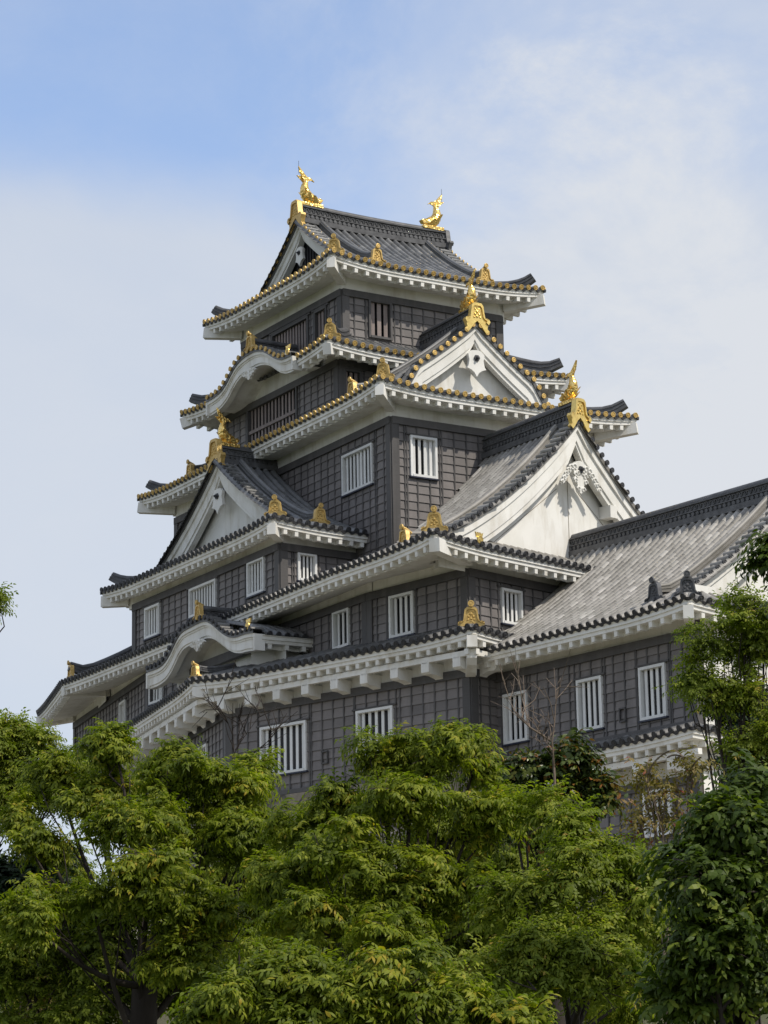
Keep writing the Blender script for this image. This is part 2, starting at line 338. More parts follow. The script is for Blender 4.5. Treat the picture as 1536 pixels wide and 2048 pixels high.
def main_ridge(mb, p, q, h=0.75, sag=0.0, w=0.19):
    """stacked ridge: ledges, a row of small round tiles, a wave row and a round cap"""
    p, q = np.asarray(p, float), np.asarray(q, float); L = np.linalg.norm(q - p); n = 14; f = np.linspace(0, 1, n)
    path = p[None] + (q - p)[None] * f[:, None]; path[:, 2] += sag * (2 * f - 1) ** 2
    pr = [(-w - .08, -0.15), (-w - .08, 0.04), (-w, 0.06), (-w, h * .32), (-w - .05, h * .32), (-w - .05, h * .38), (-w + .02, h * .39), (-w + .02, h * .70), (-w - .05, h * .71), (-w - .05, h * .76), (-w + .02, h * .77), (-w + .02, h * .85)]
    pr += [(0.14 * math.cos(t), h * .85 + 0.14 * math.sin(t)) for t in np.linspace(math.pi, 0, 7)] + [(-x, y) for x, y in pr[::-1]]
    mb.sweep(pr, path); d = (q - p) / L; S = np.cross(d, (0, 0, 1.0)); S /= np.linalg.norm(S)
    for k in range(int(L / 0.2)):
        s = (k + 0.5) * 0.2; f = s / L; c = p + d * s + np.array([0, 0, sag * (2 * f - 1) ** 2])
        for sg in (-1, 1):
            mb.lathe(c + S * sg * (w + 0.0) + np.array([0, 0, h * .19]), S * sg, [(0.001, 0.05), (0.07, 0.045), (0.075, -0.02)], 7)
            t = np.linspace(0, math.pi, 5); arc = np.array([c + d * (0.085 * math.cos(x)) + S * sg * (w - .005) + np.array([0, 0, h * .43 + h * .22 * math.sin(x)]) for x in t]); mb.tube(arc, 0.022, 5)
def verge(tiles, discs, path, out2, length=0.5, sp=0.33, r=0.075, rd=0.092, under=None):
    """short cross rolls with round ends along a rake; path runs low to high, out2 points out of the gable"""
    path = np.asarray(path, float); d = np.concatenate([[0], np.cumsum(np.linalg.norm(np.diff(path, axis=0), axis=1))]); n = max(2, int(d[-1] / sp)); o3 = np.array([out2[0], out2[1], 0.0])
    T = np.gradient(path, axis=0); T /= np.linalg.norm(T, axis=1)[:, None]
    for k in range(n):
        s = (k + 0.5) * d[-1] / n; p = np.array([np.interp(s, d, path[:, i]) for i in range(3)]); t = np.array([np.interp(s, d, T[:, i]) for i in range(3)]); t /= np.linalg.norm(t)
        up = np.cross(o3, t); up *= np.sign(up[2]); rows = []; c = p + up * 0.05
        for q in (0.03, -length): rows.append([c + o3 * q + t * (r * math.cos(x)) + up * (r * math.sin(x)) for x in a5])
        tiles.grid(np.array(rows)); disc(discs, c + o3 * 0.05, o3, rd)
    up = np.cross(np.broadcast_to(o3, T.shape), T); up *= np.sign(up[:, 2:3])
    A, B, Cc = path + o3 * 0.0 + up * 0.03, path + o3 * 0.0 - up * 0.10, path - o3 * (length + 0.25) - up * 0.10
    D = path - o3 * (length + 0.05) + up * 0.03; tiles.grid(np.stack([D, A, B, Cc], 0), 0.15)
def bargeboard(mb, path, out2, width=0.62, drop=0.08, grow=0.25, setb=0.06):
    """layered white board under a rake; path low-to-apex-to-low"""
    path = np.asarray(path, float); o3 = np.array([out2[0], out2[1], 0.0]); zt = path[:, 2].max(); zl = path[:, 2].min(); f = (zt - path[:, 2]) / (zt - zl + 1e-6)
    T = np.gradient(path, axis=0); sl = np.abs(T[:, 2]) / (np.linalg.norm(T[:, :2], axis=1) + 1e-6); k = np.sqrt(1 + np.minimum(sl, 1.2) ** 2)
    W = width * (1 + grow * f) * k; dz = lambda x: np.column_stack([np.zeros((len(path), 2)), -x])
    for a, b_, o in ((0.0, 0.30, 0.0), (0.30, 0.80, -0.07), (0.80, 1.0, -0.12)):
        A, B = path + dz(drop + W * a), path + dz(drop + W * b_); i_ = o3 * (o - setb); j_ = o3 * (-0.42)
        mb.grid(np.stack([A + j_, A + i_, B + i_, B + j_], 0), 0.5)
    return path + dz(drop + W)

# ------------------------------------------------------------------ ornaments
def frame_at(pos, out2):
    o = np.array([out2[0], out2[1], 0.0]); o /= np.linalg.norm(o); x = np.cross((0, 0, 1.0), o); return np.asarray(pos, float), x, np.array([0, 0, 1.0]), o
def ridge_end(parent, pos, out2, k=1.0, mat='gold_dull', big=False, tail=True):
    """ridge-end ornament tile: bell-shaped plate with flared feet, raised rim, crest and round finial"""
    O, X, Z, D = frame_at(pos, out2); mb = MB()
    half = [(0.0, 0.74), (0.16, 0.72), (0.24, 0.64), (0.27, 0.45), (0.30, 0.24), (0.36, 0.13), (0.45, 0.10), (0.50, 0.15), (0.52, 0.06), (0.46, -0.03), (0.30, -0.02), (0.14, 0.02), (0.0, -0.06)]
    if big: half = [(0.0, 0.80), (0.17, 0.79), (0.25, 0.70), (0.29, 0.42), (0.33, 0.22), (0.42, 0.12), (0.50, 0.20), (0.55, 0.10), (0.48, -0.02), (0.44, -0.16), (0.52, -0.26), (0.40, -0.36), (0.28, -0.22), (0.14, -0.02), (0.0, 0.10)]
    out = [(x * k, y * k) for x, y in half] + [(-x * k, y * k) for x, y in half[-2:0:-1]]
    mb.prism(out, O, X, Z, D, -0.16 * k, 0.0)
    hr = half[:9]; ring = [(x * k, y * k) for x, y in hr]; inner = [(x * k * 0.78, (y - 0.33) * k * 0.76 + 0.33 * k) for x, y in hr]
    for sg in (1, -1):
        A = np.array([O + X * sg * x + Z * y for x, y in ring]); B = np.array([O + X * sg * x + Z * y for x, y in inner]); mb.grid(np.stack([A, A + D * 0.05 * k, B + D * 0.05 * k, B], 0))
    for (x, y, r) in ((0.0, 0.46, 0.07), (-0.09, 0.36, 0.06), (0.09, 0.36, 0.06), (0.0, 0.27, 0.06), (-0.08, 0.56, 0.045), (0.08, 0.56, 0.045), (-0.13, 0.24, 0.045), (0.13, 0.24, 0.045), (0.0, 0.62, 0.035)):
        mb.lathe(O + X * x * k + Z * y * k, D, [(0.001, r * k * .7), (r * k * .6, r * k * .55), (r * k, 0.0)], 7)
    if not big:
        disc(mb, O + Z * 0.07 * k + D * 0.07, D, 0.11 * k, 12)
        ax = D * 0.93 + Z * 0.36; ax /= np.linalg.norm(ax); c = O + Z * 0.80 * k; L = 0.42 * k
        disc(mb, c + ax * 0.12 * k, D, 0.125 * k, 14); mb.tube(np.array([c + ax * 0.10 * k, c - ax * L * 0.5, c - ax * L - Z * 0.04]), 0.085 * k, 8)
    return mb.build('ridge_end_tile', M[mat], parent, 40)
def fish(parent, pos, head2, k=1.0, rod=False):
    """gilded dolphin-fish: head down on the ridge towards head2, body bent up, tail fins spread at the top"""
    O, X, Z, D = frame_at(pos, head2); mb = MB()
    P = np.array([(0.46, 0.14), (0.38, 0.20), (0.24, 0.24), (0.08, 0.30), (-0.05, 0.42), (-0.11, 0.57), (-0.11, 0.72), (-0.07, 0.85), (-0.05, 0.95)]); R = np.array([0.04, 0.16, 0.20, 0.205, 0.19, 0.165, 0.13, 0.095, 0.06])
    s = np.linspace(0, 8, 25); px, pz, rr = (np.interp(s, range(9), q) for q in (P[:, 0], P[:, 1], R)); sm = lambda q: np.convolve(np.pad(q, 2, 'edge'), np.ones(5) / 5, 'valid'); px, pz, rr = sm(px), sm(pz), sm(rr); rr[0] = .02
    path = O + D * (px * k)[:, None] + Z * (pz * k)[:, None]; bumpy = rr * k * (1 + 0.06 * (np.arange(25) % 2)); mb.tube(path, bumpy, 12)
    def fin(poly, th=0.03, lean=0.0):
        mb.prism([(x * k, y * k) for x, y in poly], O + X * lean * k, D, Z, X, -th * k, th * k)
    fin([(-0.10, 0.84), (-0.18, 1.02), (-0.30, 1.22), (-0.34, 1.42), (-0.22, 1.30), (-0.10, 1.16), (0.0, 1.08), (0.14, 1.06), (0.28, 0.94), (0.16, 0.98), (0.04, 0.94), (-0.02, 0.84)])   # tail fan
    fin([(-0.12, 0.86), (-0.24, 0.98), (-0.38, 1.10), (-0.20, 1.10), (-0.08, 1.0), (-0.02, 0.88)], 0.02, 0.06)
    for sg in (-1, 1):                            # side fins and jaw
        for (a0, b0, ln, w) in ((0.26, 0.12, 0.30, 0.10), (0.05, 0.22, 0.28, 0.09), (-0.10, 0.42, 0.2, 0.07)):
            A = O + D * a0 * k + Z * b0 * k + X * sg * 0.13 * k; E = A + (X * sg * 0.55 + Z * 0.75 - D * 0.35) * ln * k
            mb.add([A - D * w * k, A + D * w * k, E + D * w * .3 * k, E - D * w * .8 * k, A - D * w * k + X * sg * .03 * k, A + D * w * k + X * sg * .03 * k, E + D * w * .3 * k, E - D * w * .8 * k], np.array([[0, 1, 2, 3], [7, 6, 5, 4], [0, 4, 5, 1], [1, 5, 6, 2], [3, 2, 6, 7], [0, 3, 7, 4]]))
        mb.lathe(O + D * 0.36 * k + Z * 0.27 * k + X * sg * 0.10 * k, X * sg, [(0.001, 0.05 * k), (0.045 * k, 0.035 * k), (0.055 * k, 0)], 8)
    mb.prism([(0.30, 0.24), (0.46, 0.34), (0.56, 0.30), (0.50, 0.20)] if False else [(0.30 * k, 0.24 * k), (0.44 * k, 0.36 * k), (0.58 * k, 0.30 * k), (0.50 * k, 0.18 * k)], O, D, Z, X, -0.10 * k, 0.10 * k)
    mb.box(O + D * 0.12 * k + Z * 0.05 * k, D * 0.42 * k, X * 0.17 * k, Z * 0.06 * k)
    ob = mb.build('gilded_fish', M['scales'], parent, 50)
    if rod:
        r = MB(); q = O - D * 0.33 * k; r.tube(np.array([q + Z * 1.15 * k, q + Z * 1.62 * k]), 0.008, 6); r.build('lightning_rod', M['ridge'], parent)
    return ob
def pendant(parent, pos, out2, k=1.0, ornate=False):
    O, X, Z, D = frame_at(pos, out2); mb = MB()
    half = [(0, 0.62), (0.20, 0.60), (0.36, 0.46), (0.31, 0.22), (0.36, -0.02), (0.42, -0.10), (0.24, -0.16), (0.10, -0.26), (0, -0.42)]
    if ornate: half = [(0, 0.62), (0.16, 0.58), (0.30, 0.50), (0.38, 0.34), (0.34, 0.14), (0.26, 0.06), (0.34, -0.04), (0.30, -0.18), (0.18, -0.22), (0.16, -0.36), (0.10, -0.50), (0, -0.56)]
    mb.prism([(x * k, y * k) for x, y in half] + [(-x * k, y * k) for x, y in half[-2:0:-1]], O, X, Z, D, -0.09 * k, 0.05 * k)
    if ornate:
        for sg in (-1, 1):
            for (cx, cy, r) in ((0.30, 0.34, .13), (0.24, 0.06, .12), (0.26, -0.14, .10), (0.12, -0.42, .10), (0.12, 0.16, .09), (0.48, 0.30, .12), (0.62, 0.18, .10), (0.75, 0.03, .10), (0.88, -0.14, .09), (0.99, -0.30, .08)):
                t = np.linspace(0, 1.6 * np.pi, 11); q = np.array([O + X * sg * (cx + r * (1 - .06 * i) * math.cos(a)) * k + Z * (cy + r * (1 - .06 * i) * math.sin(a)) * k + D * 0.06 * k for i, a in enumerate(t)]); mb.tube(q, 0.035 * k, 6)
            for (x0, y0, x1, y1) in ((0.38, 0.40, 0.52, 0.22), (0.52, 0.24, 0.68, 0.08), (0.68, 0.08, 0.82, -0.10), (0.80, -0.08, 0.98, -0.30)):
                mb.beam(O + X * sg * x0 * k + Z * y0 * k, O + X * sg * x1 * k + Z * y1 * k, 0.16 * k, 0.1 * k, D)
    ob = mb.build('pendant', M['plaster'], parent, 35)
    b = MB(); c = O + Z * 0.30 * k + D * 0.05 * k; b.lathe(c, D, [(0.001, 0.17 * k), (0.05 * k, 0.16 * k), (0.06 * k, 0.05 * k), (0.13 * k, 0.05 * k), (0.13 * k, -0.02)], 6); bo = b.build('boss', M['tile_end'], parent)
    return ob

# ------------------------------------------------------------------ walls and windows
def wall(parent, pl, s0, s1, z0, z1, holes=(), post0=True, post1=True, course=0.30, batten=0.49, beam=True, label=None, white=None):
    mb, tm = MB(), MB(); d3, n3 = v3(pl.d, 0), v3(pl.n, 0)
    xs = sorted({s0, s1, *[min(max(h[k], s0), s1) for h in holes for k in (0, 1)]}); nc = max(1, int(round((z1 - z0) / course))); ch = (z1 - z0) / nc
    for i in range(nc):
        a, b = z0 + i * ch, z0 + (i + 1) * ch; r = float(RNG.random())
        for x0, x1 in zip(xs[:-1], xs[1:]):
            if x1 - x0 < 1e-4: continue
            xm = (x0 + x1) / 2; seg = [(a, b)]
            for h in holes:
                if h[0] < xm < h[1]:
                    ns = []
                    for p, q in seg:
                        if h[2] > p: ns.append((p, min(q, h[2])))
                        if h[3] < q: ns.append((max(p, h[3]), q))
                    seg = [x for x in ns if x[1] - x[0] > 1e-3]
            for p, q in seg:
                f = lambda z: 0.028 * (1 - (z - a) / ch)
                nb = max(1, int((x1 - x0) / 1.9)); e = np.linspace(x0, x1, nb + 1)
                for u0, u1 in zip(e[:-1], e[1:]):
                    mb.add([pl.pt(u0, p, f(p)), pl.pt(u1, p, f(p)), pl.pt(u1, q, f(q)), pl.pt(u0, q, f(q)), pl.pt(u0, p, -0.03), pl.pt(u1, p, -0.03)], [[0, 1, 2, 3], [0, 4, 5, 1]], float(np.clip(r + RNG.normal(0, .16), 0, 1)))
                if p == a: tm.add([pl.pt(x0, p - .003, .0295), pl.pt(x1, p - .003, .0295), pl.pt(x1, p + .008, .0288), pl.pt(x0, p + .008, .0288)], [[0, 1, 2, 3]])  # thin dark strip drawing the shadow line under each lap
    nb = max(1, int(round((s1 - s0) / batten))); W = 0.05
    def vert(x, p, q, w=W, dpt=0.042):
        tm.box(pl.pt(x, (p + q) / 2, dpt / 2 - 0.01), d3 * w / 2, n3 * (dpt / 2 + 0.01), np.array([0, 0, (q - p) / 2]))
    for k in range(1, nb):
        x = s0 + (s1 - s0) * k / nb; seg = [(z0, z1)]
        for h in holes:
            if h[0] - 0.09 < x < h[1] + 0.09:
                ns = []
                for p, q in seg:
                    if h[2] - 0.05 > p: ns.append((p, min(q, h[2] - 0.05)))
                    if h[3] + 0.08 < q: ns.append((max(p, h[3] + 0.08), q))
                seg = ns
        for p, q in seg: vert(x, p, q)
    for h in holes:
        for x in (h[0] - 0.12, h[1] + 0.12):
            if s0 < x < s1: vert(x, z0, z1 - 0.0)
        if h[4] if len(h) > 4 else True:
            tm.box(pl.pt((h[0] + h[1]) / 2, h[3] + 0.035, 0.03), d3 * ((h[1] - h[0]) / 2 + 0.16), n3 * 0.06, np.array([0, 0, 0.028]))
    if beam:
        tm.box(pl.pt((s0 + s1) / 2, z1 + 0.09, 0.03), d3 * ((s1 - s0) / 2), n3 * 0.07, np.array([0, 0, 0.13]))
        tm.box(pl.pt((s0 + s1) / 2, z0 + 0.06, 0.04), d3 * ((s1 - s0) / 2), n3 * 0.07, np.array([0, 0, 0.07]))
    for flag, x in ((post0, s0 + 0.12), (post1, s1 - 0.12)):
        if flag: tm.box(pl.pt(x, (z0 + z1) / 2, 0.012), d3 * 0.15, n3 * 0.062, np.array([0, 0, (z1 - z0) / 2]))
    w = mb.build('wall', M['board'], parent, None, label); tm.build('trim_and_lap_shade', M['timber'], w)
    return w
def window(parent, pl, h, bars=5, shutter=None, kind='white', rail=False, label=None):
    """barred window in the hole h = (s0, s1, z0, z1)"""
    s0, s1, z0, z1 = h[:4]; d3, n3, Z = v3(pl.d, 0), v3(pl.n, 0), np.array([0, 0, 1.0]); fr, br, pn = MB(), MB(), MB(); fw = 0.085; sm, zm = (s0 + s1) / 2, (z0 + z1) / 2; hw, hh = (s1 - s0) / 2, (z1 - z0) / 2
    fm = M['frame'] if kind == 'white' else M['timber']
    for x in (s0 + fw / 2, s1 - fw / 2): fr.box(pl.pt(x, zm, -0.03), d3 * fw / 2, n3 * 0.12, Z * hh)
    for z, q in ((z0 + fw / 2, 0.02), (z1 - fw / 2, 0.0)): fr.box(pl.pt(sm, z, -0.03 + q), d3 * (hw - fw), n3 * 0.12, Z * fw / 2)
    ob = fr.build('window', fm, parent, None, label)
    iw = (s1 - s0) - 2 * fw
    for k in range(bars):
        x = s0 + fw + iw * (k + 0.5 + 0.0) / bars
        br.box(pl.pt(x, zm, -0.045), d3 * (min(0.055, iw / bars * 0.235) if kind == 'white' or bars > 4 else iw / bars * 0.30), n3 * 0.016, Z * (hh - fw))
    if rail: br.box(pl.pt(sm, z0 + 0.45 * (z1 - z0), -0.0), d3 * (hw - 0.02), n3 * 0.035, Z * 0.06)
    br.build('window_lattice', M['frame'] if kind == 'white' else M['lattice'], ob)
    pn.box(pl.pt(sm, zm, -0.2), d3 * hw, n3 * 0.02, Z * hh); pn.build('interior_shade_sheet', M['void'], ob)  # dark sheet behind the bars, painting the unlit room
    if shutter:
        sh = MB(); a, b = s0 + fw + iw * shutter[0], s0 + fw + iw * shutter[1]; sh.box(pl.pt((a + b) / 2, zm, -0.14), d3 * (b - a) / 2, n3 * 0.025, Z * (hh - fw)); sh.build('shutter', M['frame'], ob)
    if kind == 'white':
        si = MB(); si.box(pl.pt(sm, z0 - 0.025, 0.03), d3 * (hw + 0.04), n3 * 0.085, Z * 0.025); si.build('sill', M['sill'], ob)
    return ob
def hole(pl, tl, tr, bl, br=None):
    q = [pl.hit(*p) for p in (tl, tr, bl)] + ([pl.hit(*br)] if br else []); s = [q[0][0], q[2][0]]; e = [q[1][0]] + ([q[3][0]] if br else [])
    a, b = sorted((sum(s) / 2, sum(e) / len(e))); z1 = (q[0][1] + q[1][1]) / 2; z0 = sum(x[1] for x in q[2:]) / len(q[2:]); return (a, b, z0, z1)
def core(mb, pts, z0, z1):
    n = len(pts); V = [v3(np.asarray(p), z) for z in (z0, z1) for p in pts]; mb.add(V, [list(range(n))[::-1], list(range(n, 2 * n))] + [[i, (i + 1) % n, (i + 1) % n + n, i + n] for i in range(n)])
def inset(pts, d):
    c = np.mean(np.array(pts), 0); return [p + (c - p) / np.linalg.norm(c - p) * d * 1.41 for p in np.array(pts)]
# ------------------------------------------------------------------ the keep
CN = on_z(757, 752, 26.17)[:2]
KEEP = thing('castle_keep', 'six storey black boarded castle keep with tiled gables and gilded ridge fish', 'castle', (-3.0, 98.0, 12.0))
GOLD, DULL, DARK = 'gold', 'gold_dull', 'tile_end'
def seg(O, a, b, s, t, z): return v3(O + a * s + b * t, z)
class Roof:
    """parts of one roof: tiles (the part), tile ends, eave plaster, ridges as its pieces"""
    def __init__(s, parent, tile, end, label=None, name='roof'):
        s.parent, s.tile, s.end, s.label, s.name = parent, tile, end, label, name; s.t, s.d, s.f, s.e, s.r, s.h = MB(), MB(), MB(), MB(), MB(), []
    def build(s):
        ob = build_multi(s.name, [(s.t, M[s.tile]), (s.d, M[s.end]), (s.f, M[DARK])], s.parent, 45, s.label); s.ob = ob
        for mb, nm, mt, sm in [(s.e, 'eave', 'plaster', None), (s.r, 'ridge', 'ridge', 35)] + [(h, 'hip_ridge', 'ridge', 40) for h in s.h]:
            if mb.V: mb.build(nm, M[mt], ob, sm)
        return ob
def gable_set(parent, R, path, out2, base_z, setback=0.6, lattice=False, bw=0.62, label=None, lines=True):
    """verge tiles into the roof R; bargeboard and plaster wall as one gable part"""
    path = np.asarray(path, float); k = int(np.argmax(path[:, 2])); R_ = R
    verge(R.t, R.d, path[:k + 1], out2); verge(R.t, R.d, path[k:][::-1], out2)
    bb = MB(); low = bargeboard(bb, path, out2, bw); o3 = v3(out2, 0); g = MB()
    top = low - o3 * setback + np.array([0, 0, 0.30]); bot = top.copy(); bot[:, 2] = np.minimum(base_z, top[:, 2] - 0.02); gm = M['plaster']
    if lattice:
        bk = MB(); bk.strip(top - o3 * 0.12, bot - o3 * 0.12); d = path[-1] - path[0]; d[2] = 0; d /= np.linalg.norm(d); L = np.linalg.norm((path[-1] - path[0])[:2])
        for q in np.arange(0.12, L, 0.2):
            c = path[0] + d * q; zt = np.interp(q, np.linalg.norm((path - path[0])[:, :2], axis=1), top[:, 2]); c = v3(c[:2], 0) - o3 * setback
            if zt > base_z + .1: g.box(c + np.array([0, 0, (zt + base_z) / 2]), d * 0.045, o3 * 0.05, np.array([0, 0, (zt - base_z) / 2]))
        for z in np.arange(base_z + 0.2, path[:, 2].max() - 0.9, 0.26):
            qs = [q for q in np.linspace(0, L, 60) if np.interp(q, np.linalg.norm((path - path[0])[:, :2], axis=1), top[:, 2]) > z]
            if len(qs) > 2: g.beam(v3((path[0] + d * qs[0])[:2], z) - o3 * (setback + .03), v3((path[0] + d * qs[-1])[:2], z) - o3 * (setback + .03), 0.04, 0.05)
        ob = bk.build('gable', gm, parent, None, label); g.build('gable_lattice', M['tile_end'], ob)
    else:
        g.strip(top, bot)
        if lines:                                   # thin joints scored in the plaster, as raised strips
            c = path[k]; 
        ob = g.build('gable', gm, parent, None, label)
    bb.build('bargeboard', M['plaster'], ob, 30)
    return ob
def irimoya(R, N, u, v, lu, lv, axis, g0, g1, zc, lift, ab, o, zin, zwall, lifts=(1, 1, 1, 1), eaves='rlfb', edges='rlfb', far=True, raf=0.45, tw=TW, rh=0.75, hips=(1, 1, 1, 1), kud=(1.05,), r1=0.0, ks=None):
    """hip-and-gable roof in the frame N, u, v; corners N, N+u*lu, N+v*lv; near gable g0 in from the N side"""
    a_, b_ = ab; rise = lambda t: a_ * t + b_ * t * t; z0 = zc - lift; lN, lR, lL, lF = (lift * q for q in lifts)
    E = dict(r=(N, u, v, lu, lN, lR), l=(N, v, u, lv, lN, lL), f=(N + v * lv, u, -v, lu, lL, lF), b=(N + u * lu, v, -u, lv, lR, lF)); half = (lu if axis == 'v' else lv) / 2; S = {}
    for k, (O, a, b, L, h0, h1) in E.items():
        lf = lift_fn(L, h0, h1); zf = lambda s, t, lf=lf: z0 + rise(np.asarray(t, float)) + lf(s, t)
        long_ = (k in 'lb') == (axis == 'v')
        if ks is not None and long_:      # long slope eases down to the shallow skirt at the hips
            def zf(s, t, lf=lf, L=L):
                s = np.asarray(s, float); t = np.asarray(t, float); w = 1.0
                for d, g in ((s, g0), (L - s, g1)): w = w * np.clip(np.where(t <= g, d - t, (d - g) + 1.2 * (t - g)) / 0.9, 0, 1)
                return z0 + np.minimum(ks * t, rise(t)) * (1 - w) + rise(t) * w + lf(s, t)
        elif ks is not None: zf = lambda s, t, lf=lf: z0 + ks * np.asarray(t, float) + lf(s, t)
        S[k] = (O, a, b, L, zf)
        if long_: LONG = zf
        if long_: poly = [(0, 0), (L, 0), (L - g1, g1), (L - g1, half), (g0, half), (g0, g0)]
        else:
            g = (g0 if k in 'rl' else g1) + 0.62; poly = [(0, 0), (L, 0), (L - g, g), (g, g)]
        if k in edges: patch(R.t, R.d, R.f, O, a, b, poly, zf, tw)
        if k in eaves: eave(R.e, O, O + a * L, b, lambda s, t, zf=zf: zf(s, t), 1.0, 1.0, o, o, zin, zwall, raf)
    corners = [(N, u + v, lN), (N + u * lu, v - u, lR), (N + v * lv, u - v, lL), (N + u * lu + v * lv, -u - v, lF)]
    for (c, d, h), gg, on in zip(corners, (g0, g0 if axis == 'v' else g1, g1 if axis == 'v' else g0, g1), hips):
        if not on: continue
        t = np.linspace(0.52 if c is N else 0.30, gg + 0.25, 8); lf = lift_fn(10, h, 0); hip_ridge(R.h, [v3(c + d * q, z0 + (rise(q) if ks is None else ks * q) + float(lf(q, q)) + 0.05) for q in t], 0.16)
        hip_rafter(R.e, c, c + d * o, zc - (lift - h), zin)
    vs = {}
    for end in ((0, 1) if far else (0,)):
        g = g0 if end == 0 else g1; q = np.linspace(g * 0.95, half, 16); q = np.concatenate([q, (2 * half - q)[::-1][1:]])
        if axis == 'v': base = N + v * (g if end == 0 else lv - g); path = [v3(base + u * x, float(LONG(g, min(x, lu - x))) + 0.02) for x in q]; out = -v if end == 0 else v
        else: base = N + u * (g if end == 0 else lu - g); path = [v3(base + v * x, float(LONG(g, min(x, lv - x))) + 0.02) for x in q]; out = -u if end == 0 else u
        vs[end] = (np.array(path), out)
    za = z0 + rise(half)
    if axis == 'v': p, q = N + u * half + v * (g0 + 0.05), N + u * half + v * (lv - g1 - 0.05)
    else: p, q = N + v * half + u * (g0 + 0.05), N + v * half + u * (lu - g1 - 0.05)
    main_ridge(R.r, v3(p, za + 0.03), v3(q, za + 0.03), rh, r1)
    for inn in kud:
        for sgn in (0, 1):
            t = np.linspace(half - 0.15, 0.85, 10); pts = []
            for x in t:
                xx = x if sgn == 0 else 2 * half - x
                pl2 = (N + v * (g0 + inn) + u * xx) if axis == 'v' else (N + u * (g0 + inn) + v * xx); pts.append(v3(pl2, z0 + rise(x) + 0.06))
            hip_ridge(R.t, pts[::-1], 0.10, 0.66)
            if far:
                pts = [v3((N + v * (lv - g1 - inn) + u * (x if sgn == 0 else 2 * half - x)) if axis == 'v' else (N + u * (lu - g1 - inn) + v * (x if sgn == 0 else 2 * half - x)), z0 + rise(x) + 0.06) for x in t]; hip_ridge(R.t, pts[::-1], 0.10, 0.66)
    return dict(S=S, vs=vs, z0=z0, rise=rise, half=half, za=za, p=p, q=q)
def frame_of(n, l, r, z):
    N, L, Rr = (on_z(*p, z)[:2] for p in (n, l, r)); lu, lv = np.linalg.norm(Rr - N), np.linalg.norm(L - N); return N, (Rr - N) / lu, (L - N) / lv, lu, lv
def perp_out(d, away):   # unit normal of d pointing against 'away'
    n = np.array([-d[1], d[0]]); return n if np.dot(n, away) < 0 else -n
def white_band(parent, pl, s0, s1, z0, z1): 
    w = MB(); w.add([pl.pt(s0, z0, -0.02), pl.pt(s1, z0, -0.02), pl.pt(s1, z1, -0.02), pl.pt(s0, z1, -0.02)], [[0, 1, 2, 3]]); w.build('plaster_band', M['plaster'], parent)
def box_walls(parent, Wc, u, v, lu, lv, z0, z1, hr=(), hl=(), back=True, label=None, batten=0.49):
    pr, pl_ = Plane(Wc, u, perp_out(u, v)), Plane(Wc, v, perp_out(v, u))
    wall(parent, pr, 0, lu, z0, z1, hr, label=label, batten=batten); wall(parent, pl_, 0, lv, z0, z1, hl, batten=batten)
    if back:
        wall(parent, Plane(Wc + v * lv, u, -perp_out(u, v)), 0, lu, z0, z1); wall(parent, Plane(Wc + u * lu, v, -perp_out(v, u)), 0, lv, z0, z1)
    return pr, pl_
CORE = MB()

# ---- sixth storey
N6, u6, v6, lu6, lv6 = frame_of((660, 499), (405, 646), (1092, 577), 32.19)
o6 = 1.15; W6 = N6 + (u6 + v6) * o6; L6u, L6v = lu6 - 2.45, lv6 - 2.3
P6r, P6l = Plane(W6, u6, perp_out(u6, v6)), Plane(W6, v6, perp_out(v6, u6))
z6t = P6r.hit(685.6, 578)[1] - 0.22; z6b = 28.9
h6r = [hole(P6r, (735, 598.6), (782, 606.5), (736.4, 675.5), (783.2, 682))]
a0 = P6l.hit(655.6, 615)[0]; a1 = P6l.hit(631, 625)[0]; a2 = P6l.hit(619, 628)[0]; a3 = P6l.hit(546, 668)[0]
h6l = [(a0, a1, z6b + 0.35, z6t - 0.12), (a2, a3, z6b + 0.35, z6t - 0.12)]
box_walls(KEEP, W6, u6, v6, L6u, L6v, z6b, z6t, h6r, h6l)
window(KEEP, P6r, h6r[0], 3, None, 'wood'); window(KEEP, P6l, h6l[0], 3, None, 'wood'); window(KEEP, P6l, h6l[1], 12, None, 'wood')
core(CORE, inset([W6, W6 + u6 * L6u, W6 + u6 * L6u + v6 * L6v, W6 + v6 * L6v], 0.3), z6b - 0.5, 32.2)
R6 = Roof(KEEP, 'tile_dark', DULL)
I6 = irimoya(R6, N6, u6, v6, lu6, lv6, 'u', 1.45, 1.30, 32.19, 0.24, (0.38, 0.05), 1.15, z6t + 0.62, z6t, tw=0.325, rh=0.66, r1=0.07, kud=(0.95,), ks=0.2)
gable_set(KEEP, R6, *I6['vs'][0], I6['z0'] + 0.25, lattice=True, bw=0.42, label='shaded gable with a dark lattice panel')
gable_set(KEEP, R6, *I6['vs'][1], I6['z0'] + 0.25, bw=0.5)
r6 = R6.build()

